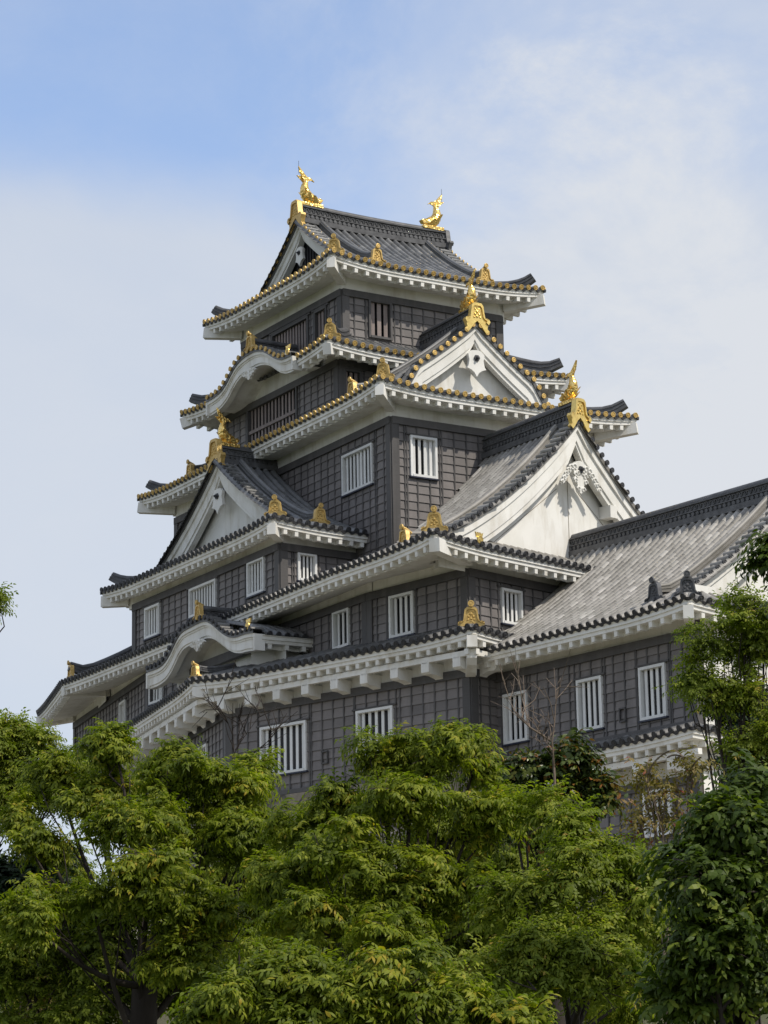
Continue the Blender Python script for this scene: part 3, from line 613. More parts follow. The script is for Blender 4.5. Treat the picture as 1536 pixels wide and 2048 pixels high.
# ---- fifth storey
N5, u5, v5, lu5, lv5 = frame_of((652, 672), (360, 827), (1148, 752), 28.66)
o5 = 1.2; W5 = N5 + (u5 + v5) * o5; L5u, L5v = lu5 - 2 * o5, lv5 - 2 * o5; P5r, P5l = Plane(W5, u5, perp_out(u5, v5)), Plane(W5, v5, perp_out(v5, u5))
z5t = P5l.hit(663, 725)[1] - 0.24; z5b = 26.1
b0 = P5l.hit(597, 800)[0]; b1 = P5l.hit(497, 850)[0]
h5l = [(b0, b1, P5l.hit(596, 850)[1] - 0.25, P5l.hit(596, 767)[1])]
h5r = [(P5r.hit(684, 760)[0], P5r.hit(722, 760)[0], z5b + 0.4, z5t - 0.1)]
box_walls(KEEP, W5, u5, v5, L5u, L5v, z5b, z5t, h5r, h5l)
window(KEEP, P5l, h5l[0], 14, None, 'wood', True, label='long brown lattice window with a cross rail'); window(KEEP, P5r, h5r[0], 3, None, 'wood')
core(CORE, inset([W5, W5 + u5 * L5u, W5 + u5 * L5u + v5 * L5v, W5 + v5 * L5v], 0.3), z5b - 0.5, z5t + 0.7)
R5 = Roof(KEEP, 'tile_dark', DULL); lift5 = 0.2; z05 = 28.66 - lift5; rise5 = lambda t: 0.40 * t + 0.04 * t * t
def kara(parent, R, O, a, b, pts, depth, bw=0.5, label=None, ridge=True, flank=False):
    """undulating gable: curve pts (s, z) on the front line O + a*s, roof running inward along b"""
    s = np.array([p[0] for p in pts]); z = np.array([p[1] for p in pts]); i = np.argsort(s); s, z = s[i], z[i] - 0.05
    ss = np.linspace(s[0], s[-1], 46); zz = np.interp(ss, s, z); zz = np.convolve(np.pad(zz, 2, 'edge'), np.ones(5) / 5, 'valid'); path = np.array([v3(O + a * x, y) for x, y in zip(ss, zz)]); k = int(np.argmax(zz))
    verge(R.t, R.d, path[:k + 1], -b, 0.45); verge(R.t, R.d, path[k:][::-1], -b, 0.45)
    b3 = v3(b, 0); n = int((depth - 0.45) / TW)
    for q in range(n):
        t = 0.45 + (q + 0.5) * TW
        first = path[:k + 1].copy()
        if flank:                                # behind the verge the near flank falls straight to its own eave
            f = np.linalg.norm((first - first[-1])[:, :2], axis=1); f = f / f[0]; first[:, 2] = path[0][2] - 0.10 + (path[k][2] - path[0][2] + 0.10) * (1 - f) ** 0.75
        for part in (first, path[k:][::-1]):
            d = np.concatenate([[0], np.cumsum(np.linalg.norm(np.diff(part, axis=0), axis=1))]); m = max(2, int(d[-1] / 0.3)); e = np.linspace(0, d[-1], m + 1)
            P = np.column_stack([np.interp(e, d, part[:, c]) for c in range(3)]) + b3 * t; Nn, T = tile_path(R.t, P, b3)
            disc(R.d, P[0] + Nn * 0.03 - T * 0.02, -T); pan_front(R.f, P[0], b3, T, Nn, TW)
    if ridge: main_ridge(R.r, path[k] + b3 * 0.1 + np.array([0, 0, 0.03]), path[k] + b3 * (depth + 0.4) + np.array([0, 0, 0.03]), 0.42, 0.0, 0.14)
    bb = MB(); p2 = path.copy(); o3 = -b3
    for f0, f1, oo in ((0.0, 0.22, 0.0), (0.22, 0.34, -0.05), (0.34, 0.85, -0.08), (0.85, 1.0, -0.12)):
        W = bw * (1 + 0.15 * np.cos(np.linspace(-np.pi, np.pi, len(ss))) ** 2); A = p2 - np.column_stack([0 * ss, 0 * ss, 0.10 + W * f0]); B = p2 - np.column_stack([0 * ss, 0 * ss, 0.10 + W * f1]); bb.grid(np.stack([A - o3 * 0.4, A + o3 * (oo - .04), B + o3 * (oo - .04), B - o3 * 0.4], 0), 0.5)
    for e in (0, -1):
        c = p2[e] - np.array([0, 0, 0.10 + bw * 0.6]); bb.box(c + b3 * 0.22, v3(a, 0) * 0.05, b3 * 0.20, np.array([0, 0, bw * 0.55]))
    so = MB(); A = p2 - np.array([0, 0, 0.22 + bw * .35]); so.grid(np.stack([A + b3 * 0.15, A + b3 * depth * 0.5, A + b3 * depth - np.array([0, 0, 0.15])], 0))
    ob = so.build('gable', M['plaster'], parent, 40, label or 'undulating gable'); bb.build('bargeboard', M['plaster'], ob, 40)
    return ob, path, k
PK5 = Plane(N5 - u5 * 0.12, v5, -u5)
k5px = [(275, 680), (310, 660), (345, 640), (380, 607), (410, 573), (437, 520), (460, 467), (487, 417), (520, 375), (555, 343), (587, 322), (620, 300), (650, 290), (680, 285), (712, 288), (742, 300), (773, 322), (803, 345), (835, 357), (868, 350), (900, 333), (930, 317)]
k5 = [PK5.hit(340 + x * .2604, 620 + y * .2604) for x, y in k5px]
s5a, s5b = k5[-1][0], k5[0][0]
for k, (O, a, b, L) in dict(r=(N5, u5, v5, lu5), l=(N5, v5, u5, lv5), f=(N5 + v5 * lv5, u5, -v5, lu5), b=(N5 + u5 * lu5, v5, -u5, lv5)).items():
    lf = lift_fn(L, lift5, lift5); zf = lambda s, t, lf=lf: z05 + rise5(np.asarray(t, float)) + lf(s, t); T5 = 2.5
    if k == 'l':
        patch(R5.t, R5.d, R5.f, O, a, b, [(0, 0), (s5a, 0), (s5a, T5), (T5, T5)], zf); patch(R5.t, R5.d, R5.f, O, a, b, [(s5b, 0), (L, 0), (L - T5, T5), (s5b - 1.0, T5), (s5b - 1.0, 0.6), (s5b, 0.6)], zf, eave=True)
        patch(R5.t, R5.d, R5.f, O, a, b, [(s5a, 0.9), (s5b - 1, 0.9), (s5b - 1, T5), (s5a, T5)], zf, eave=False)
        eave(R5.e, O, O + a * (s5a - 0.1), b, zf, 1.0, 0.0, o5, o5, z5t + 0.62, z5t + 0.1); q = O + a * (s5b + 0.1); lf2 = lift_fn(L - s5b - .1, 0, lift5); eave(R5.e, q, O + a * L, b, lambda s, t, lf2=lf2: z05 + lf2(s, t), 0.0, 1.0, o5, o5, z5t + 0.62, z5t + 0.1)
    else:
        patch(R5.t, R5.d, R5.f, O, a, b, [(0, 0), (L, 0), (L - T5, T5), (T5, T5)], zf); eave(R5.e, O, O + a * L, b, zf, 1.0, 1.0, o5, o5, z5t + 0.62, z5t + 0.1)
white_band(KEEP, P5l, 0, L5v, z5t + 0.1, z5t + 0.9)
for c, d in ((N5, u5 + v5), (N5 + u5 * lu5, v5 - u5), (N5 + v5 * lv5, u5 - v5)):
    lf = lift_fn(10, lift5, 0); hip_ridge(R5.h, [v3(c + d * q, z05 + rise5(q) + float(lf(q, q)) + 0.05) for q in np.linspace(0.52 if c is N5 else 0.3, 2.3, 8)], 0.16); hip_rafter(R5.e, c, c + d * o5, 28.66, z5t + 0.62)
kg5, kp5, kk5 = kara(KEEP, R5, PK5.O, v5, u5, k5, 2.6, 0.46, 'undulating white gable with gold tile ends')
r5 = R5.build()

# ---- third and fourth storey block
N4, u4, v4, lu4, lv4 = frame_of((757, 752), (274, 995), (1278, 832), 26.17)
o4 = 1.15; W4 = N4 + (u4 + v4) * o4; L4u, L4v = lu4 - 2 * o4, lv4 - 2 * o4; P4r, P4l = Plane(W4, u4, perp_out(u4, v4)), Plane(W4, v4, perp_out(v4, u4))
z4t, z4b = P4r.hit(785, 833)[1] - 0.22, 19.6
h4r = [hole(P4r, (817.8, 870), (871, 878), (820.4, 953.5), (873.8, 958.7))]; h4l = [hole(P4l, (746, 885.8), (686.3, 913), (749.3, 967), (688, 993))]
box_walls(KEEP, W4, u4, v4, L4u, L4v, z4b, z4t, h4r, h4l)
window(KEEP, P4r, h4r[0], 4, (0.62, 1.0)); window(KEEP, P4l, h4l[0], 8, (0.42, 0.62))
core(CORE, inset([W4, W4 + u4 * L4u, W4 + u4 * L4u + v4 * L4v, W4 + v4 * L4v], 0.3), 12.5, z4t + 0.8)
R4 = Roof(KEEP, 'tile_mid', DULL)
I4 = irimoya(R4, N4, u4, v4, lu4, lv4, 'v', 2.2, 2.2, 26.17, 0.2, (0.42, 0.04), o4, z4t + 0.62, z4t + 0.1, rh=0.62, r1=0.06, kud=(0.95,), ks=0.2)
g4 = gable_set(KEEP, R4, *I4['vs'][0], I4['z0'] + 0.5, bw=0.60, label='sunlit white gable edged with gold tile ends'); gable_set(KEEP, R4, *I4['vs'][1], I4['z0'] + 0.5)
r4 = R4.build()

# ---- third-storey wing on the shaded side
N3, u3, v3_, lu3, lv3 = frame_of((541, 1030), (200, 1182), (757, 1061), 21.58); lu3 = 9.0; vv3 = v3_
o3_ = 0.85; W3 = N3 + (u3 + vv3) * o3_; L3v = lv3 - 2 * o3_; P3r, P3l = Plane(W3, u3, perp_out(u3, vv3)), Plane(W3, vv3, perp_out(vv3, u3))
z3t, z3b = P3l.hit(558, 1088)[1] - 0.2, 18.98
L3v = P3l.hit(268, 1250)[0]
h3l = [hole(P3l, (530.6, 1113.6), (497.3, 1124.8), (531.7, 1183.4), (497.3, 1195)), hole(P3l, (434.3, 1156.6), (381.4, 1179.5), (434.3, 1216), (381.4, 1238)), hole(P3l, (322.3, 1205.5), (292.9, 1217), (321, 1269), (291.6, 1279.7))]
h3r = [hole(P3r, (593, 1104), (631, 1109), (594, 1161))]
wall(KEEP, P3r, 0, 4.2, z3b, z3t, h3r); wall(KEEP, P3l, 0, L3v, z3b, z3t, h3l); wall(KEEP, Plane(W3 + vv3 * L3v, u3, vv3), 0, 6, z3b, z3t)
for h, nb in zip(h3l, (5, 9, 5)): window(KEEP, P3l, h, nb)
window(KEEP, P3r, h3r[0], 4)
core(CORE, inset([W3, W3 + u3 * 7, W3 + u3 * 7 + vv3 * L3v, W3 + vv3 * L3v], 0.3), 19.1, z3t + 0.7)
R3 = Roof(KEEP, 'tile_dark', DARK)
I3 = irimoya(R3, N3, u3, vv3, lu3, lv3, 'u', 1.5, 1.0, 21.58, 0.15, (0.31, 0.037), o3_, z3t + 0.5, z3t + 0.1, lifts=(1, 0, 1, 0), far=False, rh=0.6, hips=(1, 0, 1, 0), kud=(0.95,), edges='rlf', eaves='rlf', ks=0.2)
g3 = gable_set(KEEP, R3, *I3['vs'][0], I3['z0'] + 0.4, bw=0.62, label='shaded white gable below the gilded fish')
r3 = R3.build()

# ---- lower block: second storey with its five-sided plan
Z2 = 18.92; A2 = {k: on_z(*p, Z2)[:2] for k, p in dict(N=(866, 1060), R=(1185, 1129), B=(656, 1136), K=(122, 1360), E=(74, 1424)).items()}
c2 = np.array([2.596, 84.584]) * 0.988; uR = U(45.4); P2r = Plane(c2, uR, U(-44.6)); z2t = 18.30
bend = on_z(735, 1187, z2t)[:2]; cst = on_z(298, 1345, z2t)[:2]; cen = on_z(150, 1446, z2t)[:2]
def plane2(p, q): d = (q - p) / np.linalg.norm(q - p); return Plane(p, d, np.array([-d[1], d[0]])), np.linalg.norm(q - p)
PA, LA = plane2(c2, bend); PB, LB = plane2(bend, cst); PC, LC = plane2(cst, cen); z2t -= 0.22; z2b = 15.7
hA = [hole(PA, (829, 1182.6), (780, 1193), (831.2, 1267.7), (782.5, 1277))]; hB = [hole(PB, (700, 1215.4), (668, 1225), (701.3, 1294), (669, 1298.4)), hole(PB, (327.7, 1350), (301, 1366), (327, 1402.6), (301.6, 1410))]
hC = [hole(PC, (254, 1398.7), (242.3, 1406.5), (253, 1447), (241, 1453))]; h2r = [(*hole(P2r, (999.2, 1175.8), (1041, 1183), (1002, 1255))[:2], 16.75, hole(P2r, (999.2, 1175.8), (1041, 1183), (1002, 1255))[3])]
wall(KEEP, P2r, 0, 7.5, z2b, z2t, h2r); wall(KEEP, PA, 0, LA, z2b, z2t, hA); wall(KEEP, PB, 0, LB, z2b, z2t, hB); wall(KEEP, PC, 0, LC, z2b, z2t, hC)
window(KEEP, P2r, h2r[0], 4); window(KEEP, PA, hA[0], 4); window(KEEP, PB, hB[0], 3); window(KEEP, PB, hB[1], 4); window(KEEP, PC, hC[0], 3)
ctr = np.array([3.0, 100.0]); core(CORE, [c2 + U(95) * 0.6, bend + U(37) * 0.6, cst + U(25) * 0.6, cen + U(19) * 0.6, cen + U(15) * 10, c2 + uR * 9 + U(135) * 0.6], 15.75, 18.9)
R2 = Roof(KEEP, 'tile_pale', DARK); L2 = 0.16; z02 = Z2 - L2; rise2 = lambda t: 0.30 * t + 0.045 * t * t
def edge2(p, q): d = (q - p); L = np.linalg.norm(d); return d / L, L
aNB, lNB = edge2(A2['N'], A2['B']); bNB = np.array([aNB[1], -aNB[0]]); aBK, lBK = edge2(A2['B'], A2['K']); bBK = np.array([aBK[1], -aBK[0]]); aKE, lKE = edge2(A2['K'], A2['E']); bKE = np.array([aKE[1], -aKE[0]])
aR = uR; bR = U(135.4); lR = 11.0; Q2 = W4 + u4 * P4r.hit(975, 900)[0]; H2 = float(np.dot(Q2 - A2['N'], bNB)); G2 = 1.5
th = math.radians(ang(aNB) - ang(aR)); hipk = math.tan(th / 2); gs0 = G2 / math.sin(th); gk = math.cos(th) / math.sin(th); gt = gs0 / (1 / hipk - gk)
zNB = lambda s, t, lf=lift_fn(lNB, L2, 0): z02 + rise2(np.asarray(t, float)) + lf(s, t); zBK = lambda s, t, lf=lift_fn(lBK, 0, 0.05): z02 + rise2(np.asarray(t, float)) + lf(s, t)
zKE = lambda s, t, lf=lift_fn(lKE, 0.05, 0.1): z02 + rise2(np.asarray(t, float)) + lf(s, t); zR = lambda s, t, lf=lift_fn(lR, L2, 0): z02 + rise2(np.asarray(t, float)) + lf(s, t)
vx = lambda t: gs0 + gk * t
patch(R2.t, R2.d, R2.f, A2['N'], aNB, bNB, [(0, 0), (lNB, 0), (lNB + 2.5, H2), (vx(H2), H2), (vx(gt), gt)], zNB)
patch(R2.t, R2.d, R2.f, A2['B'], aBK, bBK, [(0, 0), (lBK, 0), (lBK - 0.128 * 3.2, 3.2), (0, 3.2)], zBK); patch(R2.t, R2.d, R2.f, A2['K'], aKE, bKE, [(0, 0), (lKE, 0), (lKE, 4), (0.128 * 4, 4)], zKE)
patch(R2.t, R2.d, R2.f, A2['N'], aR, bR, [(0, 0), (lR, 0), (lR, G2 + 0.62), ((G2 + .62) / math.tan(th / 2), G2 + 0.62)], zR)
O2b = A2['N'] + bNB * 2 * H2; vy = lambda t: gs0 + gk * (2 * H2 - t)
patch(R2.t, R2.d, R2.f, O2b, aNB, -bNB, [(vy(0.8), 0.8), (12, 0.8), (12, H2), (vy(H2), H2)], lambda s, t: z02 + rise2(np.asarray(t, float)) + 0 * np.asarray(s), eave=False)
q = np.linspace(gt * 0.95, H2, 18); ql = [v3(A2['N'] + aNB * vx(t) + bNB * t, z02 + rise2(t) + 0.02) for t in q]; qr = [v3(O2b + aNB * vy(t) - bNB * t, z02 + rise2(t) + 0.02) for t in q]; path2 = np.array(ql + qr[::-1][1:]); out2v = U(-44.6)
g2 = gable_set(KEEP, R2, path2, out2v, z02 + 0.35, bw=0.72, label='large sunlit white gable with a carved pendant')
apex2 = A2['N'] + aNB * vx(H2) + bNB * H2; main_ridge(R2.r, v3(apex2 + aNB * 0.05, z02 + rise2(H2) + 0.03), v3(apex2 + aNB * 9, z02 + rise2(H2) + 0.03), 0.72, 0.0)
hip_ridge(R2.h, [v3(A2['N'] + aNB * (t / hipk) + bNB * t, float(zNB(t / hipk, t)) + 0.05) for t in np.linspace(0.55, gt + 0.3, 6)], 0.12)
hip_ridge(R2.t, [v3(A2['N'] + aNB * (vx(t) + 1.0) + bNB * t, z02 + rise2(t) + 0.06) for t in np.linspace(0.8, H2 - .15, 10)], 0.1, 0.66)
dK = aBK * -0.128 + bBK; hip_ridge(R2.h, [v3(A2['K'] + dK * t, z02 + rise2(t) + 0.07) for t in np.linspace(0.3, 4.6, 9)], 0.2)
zi2 = z2t + 0.55
def odist(P, b, W): return max(0.4, float(np.dot(W - P, b)))
eave(R2.e, A2['N'], A2['N'] + aR * lR, bR, zR, 1 / hipk, 0, 1.1, 1.1, zi2, z2t + 0.1)
eave(R2.e, A2['N'], A2['B'], bNB, zNB, 1 / hipk, 0.037, odist(A2['N'], bNB, c2), odist(A2['B'], bNB, bend), zi2, z2t + 0.1)
wK = PB.O + PB.d * (LB + 2.5); eave(R2.e, A2['B'], A2['K'], bBK, zBK, 0.037, 0.128, odist(A2['B'], bBK, bend), 2.0, zi2, z2t + 0.1); eave(R2.e, A2['K'], A2['E'], bKE, zKE, 0.128, 0.3, 1.8, 1.6, zi2, z2t + 0.1)
hip_rafter(R2.e, A2['N'], c2, Z2, zi2, 0.34, 0.42); hip_rafter(R2.e, A2['E'], cen, Z2, zi2, 0.34, 0.42); hip_rafter(R2.e, A2['K'], A2['K'] + bBK * 2.0, Z2, zi2, 0.3, 0.36)
for pl, L in ((PA, LA), (PB, LB), (PC, LC), (P2r, 7.5)): white_band(KEEP, pl, 0, L, z2t, 18.8)

jt = MB(); o3g = v3(out2v, 0); cg = v3(apex2, 0) - o3g * 0.597; ug = v3(uR, 0); zg = z02 + rise2(H2)
jt.beam(cg + np.array([0, 0, z02 + .3]), cg + np.array([0, 0, zg - 1.5]), 0.022, 0.012, o3g)
for sg in (-1, 1):
    jt.beam(cg + ug * sg * 0.55 + np.array([0, 0, zg - 2.3]), cg + ug * sg * 4.1 + np.array([0, 0, z02 + .62]), 0.02, 0.012, o3g)
jt.build('plaster_joint', M['stone'], g2)
for sg in (1,):
    st = MB(); st.beam(cg + ug * sg * 1.75 + np.array([0, 0, zg - 2.80]), cg + ug * sg * 1.75 + o3g * 0.5 + np.array([0, 0, zg - 2.80]), 0.34, 0.42); st.build('purlin_end', M['plaster'], g2)

# ---- lower undulating gable
tk, zk = PB.hit(629, 1268); fK = on_z(510, 1257, zk)[:2]; wall_pt = PB.O + PB.d * tk; bK = (wall_pt - fK) / np.linalg.norm(wall_pt - fK); dep = np.linalg.norm(wall_pt - fK); aK = aBK
PK2 = Plane(fK, aK, perp_out(aK, bK))
k2px = [(506, 1258), (489.5, 1257), (479, 1264), (466, 1268), (453, 1265.4), (442.6, 1257.6), (433.5, 1248.5), (425.7, 1242), (419, 1236.5), (411, 1232.6), (404.8, 1233), (395.7, 1238), (386.6, 1243), (372, 1250), (362, 1256), (351.7, 1266), (347.8, 1277.6), (342.6, 1290.6), (337, 1303.6), (332, 1314), (323, 1323), (315, 1329.7), (302, 1333), (292, 1337)]
k2 = [PK2.hit(*p) for p in k2px]; RK = Roof(KEEP, 'tile_mid', DARK)
kg2, kp2, kk2 = kara(KEEP, RK, fK, aK, bK, k2, dep, 0.50, 'lower undulating white gable with dark tile ends', flank=True)
ez = lambda s, t: kp2[0][2] - 0.10 + 0 * np.asarray(s, float); eave(RK.e, fK + bK * 0.3, fK + bK * dep, aK, ez, 0.0, 0.0, 0.9, 0.9, kp2[0][2] - 0.35, kp2[0][2] - 1.0, 0.5)
tym = MB(); tp = kp2 - np.array([0, 0, 0.3]) + v3(bK, 0) * (dep * 0.55); tb = tp.copy(); tb[:, 2] = np.minimum(tp[:, 2] - 0.05, 16.6); tym.strip(tp, tb); tym.build('tympanum', M['plaster'], kg2)
bm = MB(); zb = kp2[kk2][2] - 1.25; pm = [np.array([*kp2[i][:2], zb]) + v3(bK, 0) * (dep * 0.45) for i in (6, -10)]; bm.beam(pm[0], pm[1], 0.2, 0.3); bm.build('tie_beam', M['timber'], kg2)
rk = RK.build()

# ---- first storey and its skirt roof on brackets
Z1 = 16.18; z1t = 15.136 - 0.22; z1b = 12.05; bend1 = on_z(455, 1421, 15.136)[:2]; end1 = bend1 + U(108.3) * 14.0
P1r = P2r; PD, LD = plane2(c2, bend1); PE, LE = plane2(bend1, end1); J = np.array([3.44, 85.44]) * 0.988
hD = [hole(PD, (614, 1441), (522, 1455.5), (616, 1541), (524, 1555)), hole(PD, (787.5, 1411), (714.6, 1423), (789, 1505), (716, 1518))]; hE = [hole(PE, (416.7, 1488.5), (393, 1499), (417, 1540), (394, 1550))]
wall(KEEP, P1r, 0, 1.25, z1b, z1t, post1=False); wall(KEEP, PD, 0, LD, z1b, z1t, hD, course=0.31); wall(KEEP, PE, 0, LE, z1b, z1t, hE, course=0.31)
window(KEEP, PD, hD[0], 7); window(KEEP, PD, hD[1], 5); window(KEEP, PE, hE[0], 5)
core(CORE, [c2 + U(95) * 0.6, bend1 + U(33) * 0.6, end1 + U(18) * 0.6, end1 + U(18) * 9, c2 + uR * 8 + U(135) * .6], 12.0, 16.2)
R1 = Roof(KEEP, 'tile_dark', DARK); N1 = on_z(944, 1252, Z1)[:2]; M1 = on_z(380, 1360, Z1)[:2]; C1 = on_z(242, 1453, Z1)[:2]; aA, lA = edge2(N1, M1); bA = np.array([aA[1], -aA[0]]); aC, _ = edge2(M1, C1); lC = 13.0; bC = np.array([aC[1], -aC[0]])
L1 = 0.14; z01 = Z1 - L1; rise1 = lambda t: 0.36 * np.asarray(t, float)
z1A = lambda s, t, lf=lift_fn(lA, L1, L1): z01 + rise1(t) + lf(s, t); z1C = lambda s, t, lf=lift_fn(lC, L1, 0): z01 + rise1(t) + lf(s, t); z1R = lambda s, t, lf=lift_fn(4, L1, 0): z01 + rise1(t) + lf(s, t)
patch(R1.t, R1.d, R1.f, N1, aA, bA, [(0, 0), (lA, 0), (lA - .262 * 1.8, 1.8), (1.8, 1.8)], z1A); patch(R1.t, R1.d, R1.f, M1, aC, bC, [(0, 0), (lC, 0), (lC, 1.8), (.262 * 1.8, 1.8)], z1C); patch(R1.t, R1.d, R1.f, N1, uR, bR, [(0, 0), (2.3, 0), (2.3, 1.3), (1.3, 1.3)], z1R)
zi1 = 15.8
eave(R1.e, N1, M1, bA, z1A, 1.0, 0.262, 1.0, 0.9, zi1, z1t + 0.2, 0.43); eave(R1.e, M1, M1 + aC * lC, bC, z1C, 0.262, 0, 0.95, 0.95, zi1, z1t + 0.2, 0.40); eave(R1.e, N1, N1 + uR * 2.3, bR, z1R, 1.0, 0, 1.0, 1.0, zi1, z1t + 0.2, 0.43)
hip_ridge(R1.h, [v3(N1 + (aA + bA) * t, float(z1A(t, t)) + 0.05) for t in np.linspace(0.45, 1.2, 4)], 0.1, 0.8); hip_ridge(R1.h, [v3(M1 + (aA * -.262 + bA) * t, float(z1A(lA - .262 * t, t)) + 0.06) for t in np.linspace(0.3, 1.7, 7)], 0.10, 0.55)
hip_rafter(R1.e, N1, c2, Z1, zi1, 0.32, 0.36); hip_rafter(R1.e, M1, bend1, Z1, zi1, 0.34, 0.36)
br = []
def brackets(mb, O, a, b, L, z, o, sp, first):
    lst = mb; mb = MB(); lst.append(('plate_beam', mb)); mb.beam(v3(O + a * (0.1) + b * 0.36, z - 0.58), v3(O + a * (L - 0.1) + b * 0.36, z - 0.58), 0.16, 0.17)
    s = first
    while s < L - 0.2:
        p, q = O + a * s + b * 0.27, O + a * s + b * (o + 0.05); A3 = v3(a, 0)
        mb = MB(); lst.append(('bracket', mb)); poly = [(0, 0), (0, -0.30), (0.10, -0.36), (0.35, -0.36), (0.62, -0.42), (o - 0.25, -0.50), (o - 0.2, 0)]
        mb.prism(poly, v3(p, z - 0.66), v3(b, 0), np.array([0, 0, 1.0]), A3, -0.16, 0.16); mb.box(v3(p, z - 0.64) + v3(b, 0) * 0.16, A3 * 0.12, v3(b, 0) * 0.16, np.array([0, 0, 0.05])); s += sp
brackets(br, N1, aA, bA, lA, Z1 - L1, 1.0, 1.30, 0.9); brackets(br, M1, aC, bC, lC, Z1 - L1, 0.95, 1.20, 0.6); brackets(br, N1, uR, bR, 1.9, Z1 - L1, 1.0, 1.3, 1.5)
dn = (c2 - N1) / np.linalg.norm(c2 - N1); bq = MB(); br.append(('corner_bracket', bq)); bq.prism([(0.35, -.1), (0.35, -0.36), (0.55, -0.55), (0.9, -0.72), (1.35, -0.78), (1.35, 0)], v3(N1, Z1 - 0.55), v3(dn, 0), np.array([0, 0, 1.0]), v3(np.array([-dn[1], dn[0]]), 0), -0.15, 0.15)
r1 = R1.build(); [m.build(n, M['plaster'], r1) for n, m in br]; r2 = R2.build()
def loophole(pl, px, py, parent):
    s, z = pl.hit(px, py); t = MB(); d3, n3 = v3(pl.d, 0), v3(pl.n, 0)
    for dx, dz, hx, hz in ((-.12, 0, .02, .2), (.12, 0, .02, .2), (0, .19, .14, .02), (0, -.19, .14, .02)): t.box(pl.pt(s + dx, z + dz, 0.05), d3 * hx, n3 * 0.03, np.array([0, 0, hz]))
    return t.build('loophole', M['timber'], parent)
loophole(PD, 652, 1515, KEEP)
for pl, L in ((PD, LD), (PE, LE), (P1r, 1.25)): white_band(KEEP, pl, 0, L, z1t, 16.1)

# ---- ornaments of the keep
def roofpt(I, k, s, t, up=0.0): O, a, b, L, zf = I['S'][k]; return v3(O + a * s + b * t, float(zf(s, t)) + up)
def corner_out(u, v): d = -(u + v); return d / np.linalg.norm(d)
p, out = I6['p'], -u6; rt6 = I6['za'] + 0.62
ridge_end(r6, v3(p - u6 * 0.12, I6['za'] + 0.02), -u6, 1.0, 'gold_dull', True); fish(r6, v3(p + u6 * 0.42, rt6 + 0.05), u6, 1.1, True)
q6 = I6['q']; ridge_end(r6, v3(q6 + u6 * 0.12, I6['za'] + 0.02), u6, 0.9, 'ridge', True); fish(r6, v3(q6 - u6 * 0.40, rt6 + 0.05), -u6, 1.1, True)
ridge_end(r6, roofpt(I6, 'r', 0.42, 0.42, 0.10), corner_out(u6, v6), 0.72); ridge_end(r6, roofpt(I6, 'r', 2.4, 0.7, 0.06), -v6, 0.72); ridge_end(r6, roofpt(I6, 'r', lu6 - 1.3 - .95, 0.7, 0.06), -v6, 0.72)
pend6 = None
ap6 = v3(N6 + v6 * lv6 / 2 + u6 * 1.45, I6['za']); pendant(bpy.data.objects[[o.name for o in bpy.data.objects if o.name.startswith('gable')][0]], ap6 + np.array([0, 0, -1.45]) - v3(u6, 0) * -0.12, -u6, 0.72)
ridge_end(r5, v3(N5 + (u5 + v5) * 0.40, 28.66 + 0.12), corner_out(u5, v5), 0.72)
ridge_end(r5, kp5[kk5] + v3(-u5, 0) * 0.02 + np.array([0, 0, 0.05]), -u5, 0.74)
def small_disc(parent, c, d):
    m = MB(); d3 = v3(d, 0); disc(m, c, d3, 0.13, 14); X = np.cross((0, 0, 1), d3)
    for k in (-1, 0, 1): m.prism([(-.03, 0.08), (.03, .08), (.07, .24), (0, .2), (-.07, .24)], c + X * .1 * k - d3 * .03, X, np.array([0, 0, 1.0]), d3, -.04, 0)
    m.build('gilt_crest', M['gold'], parent, 40)
small_disc(r5, PK5.pt(s5a + 0.25, z05 + 0.32, 0.02), -u5)
ridge_end(r4, roofpt(I4, 'r', 0.45, 0.45, 0.10), corner_out(u4, v4), 0.74); ridge_end(r4, roofpt(I4, 'l', 2.2 + 0.95, 0.75, 0.06), -u4, 0.72); ridge_end(r4, roofpt(I4, 'l', lv4 - 3.15, 0.75, 0.06), -u4, 0.72)
ridge_end(r4, v3(I4['p'] - v4 * 0.12, I4['za'] + 0.0), -v4, 0.95, 'gold', True); fish(r4, v3(I4['p'] + v4 * 0.32, I4['za'] + 0.62), v4, 1.0)
pendant(g4, v3(I4['p'] - v4 * 0.05, I4['za'] - 1.55) + v3(v4, 0) * 0.10, -v4, 0.95)
ridge_end(r3, roofpt(I3, 'r', 0.42, 0.42, 0.10), corner_out(u3, vv3), 0.74); ridge_end(r3, roofpt(I3, 'r', 2.45, 0.75, 0.06), -vv3, 0.74)
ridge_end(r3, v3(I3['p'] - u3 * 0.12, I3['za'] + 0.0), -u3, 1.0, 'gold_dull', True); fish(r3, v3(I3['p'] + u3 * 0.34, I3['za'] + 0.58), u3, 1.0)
pendant(g3, v3(I3['p'] - u3 * 0.05, I3['za'] - 1.6) + v3(u3, 0) * 0.10, -u3, 0.9)
dN2 = corner_out(aNB, aR); ridge_end(r2, v3(A2['N'] - dN2 * 0.55, Z2 + 0.10), dN2, 0.80, 'gold_dull'); ridge_end(r2, v3(A2['N'] + aNB * (vx(.7) + 1.0) + bNB * 0.7, z02 + rise2(.7) + .05), -bNB, 0.72)
small_disc(r2, v3(A2['N'] + aR * 2.1, z02 + 0.18), U(-44.6))
ridge_end(r2, v3(apex2 - aNB * 0.10, z02 + rise2(H2) + 0.0), out2v, 0.95, 'gold', True); fish(r2, v3(apex2 + aNB * 0.35, z02 + rise2(H2) + 0.70), aNB, 1.0)
pendant(g2, v3(apex2, z02 + rise2(H2) - 1.95) - v3(out2v, 0) * 0.05, out2v, 0.95, True)
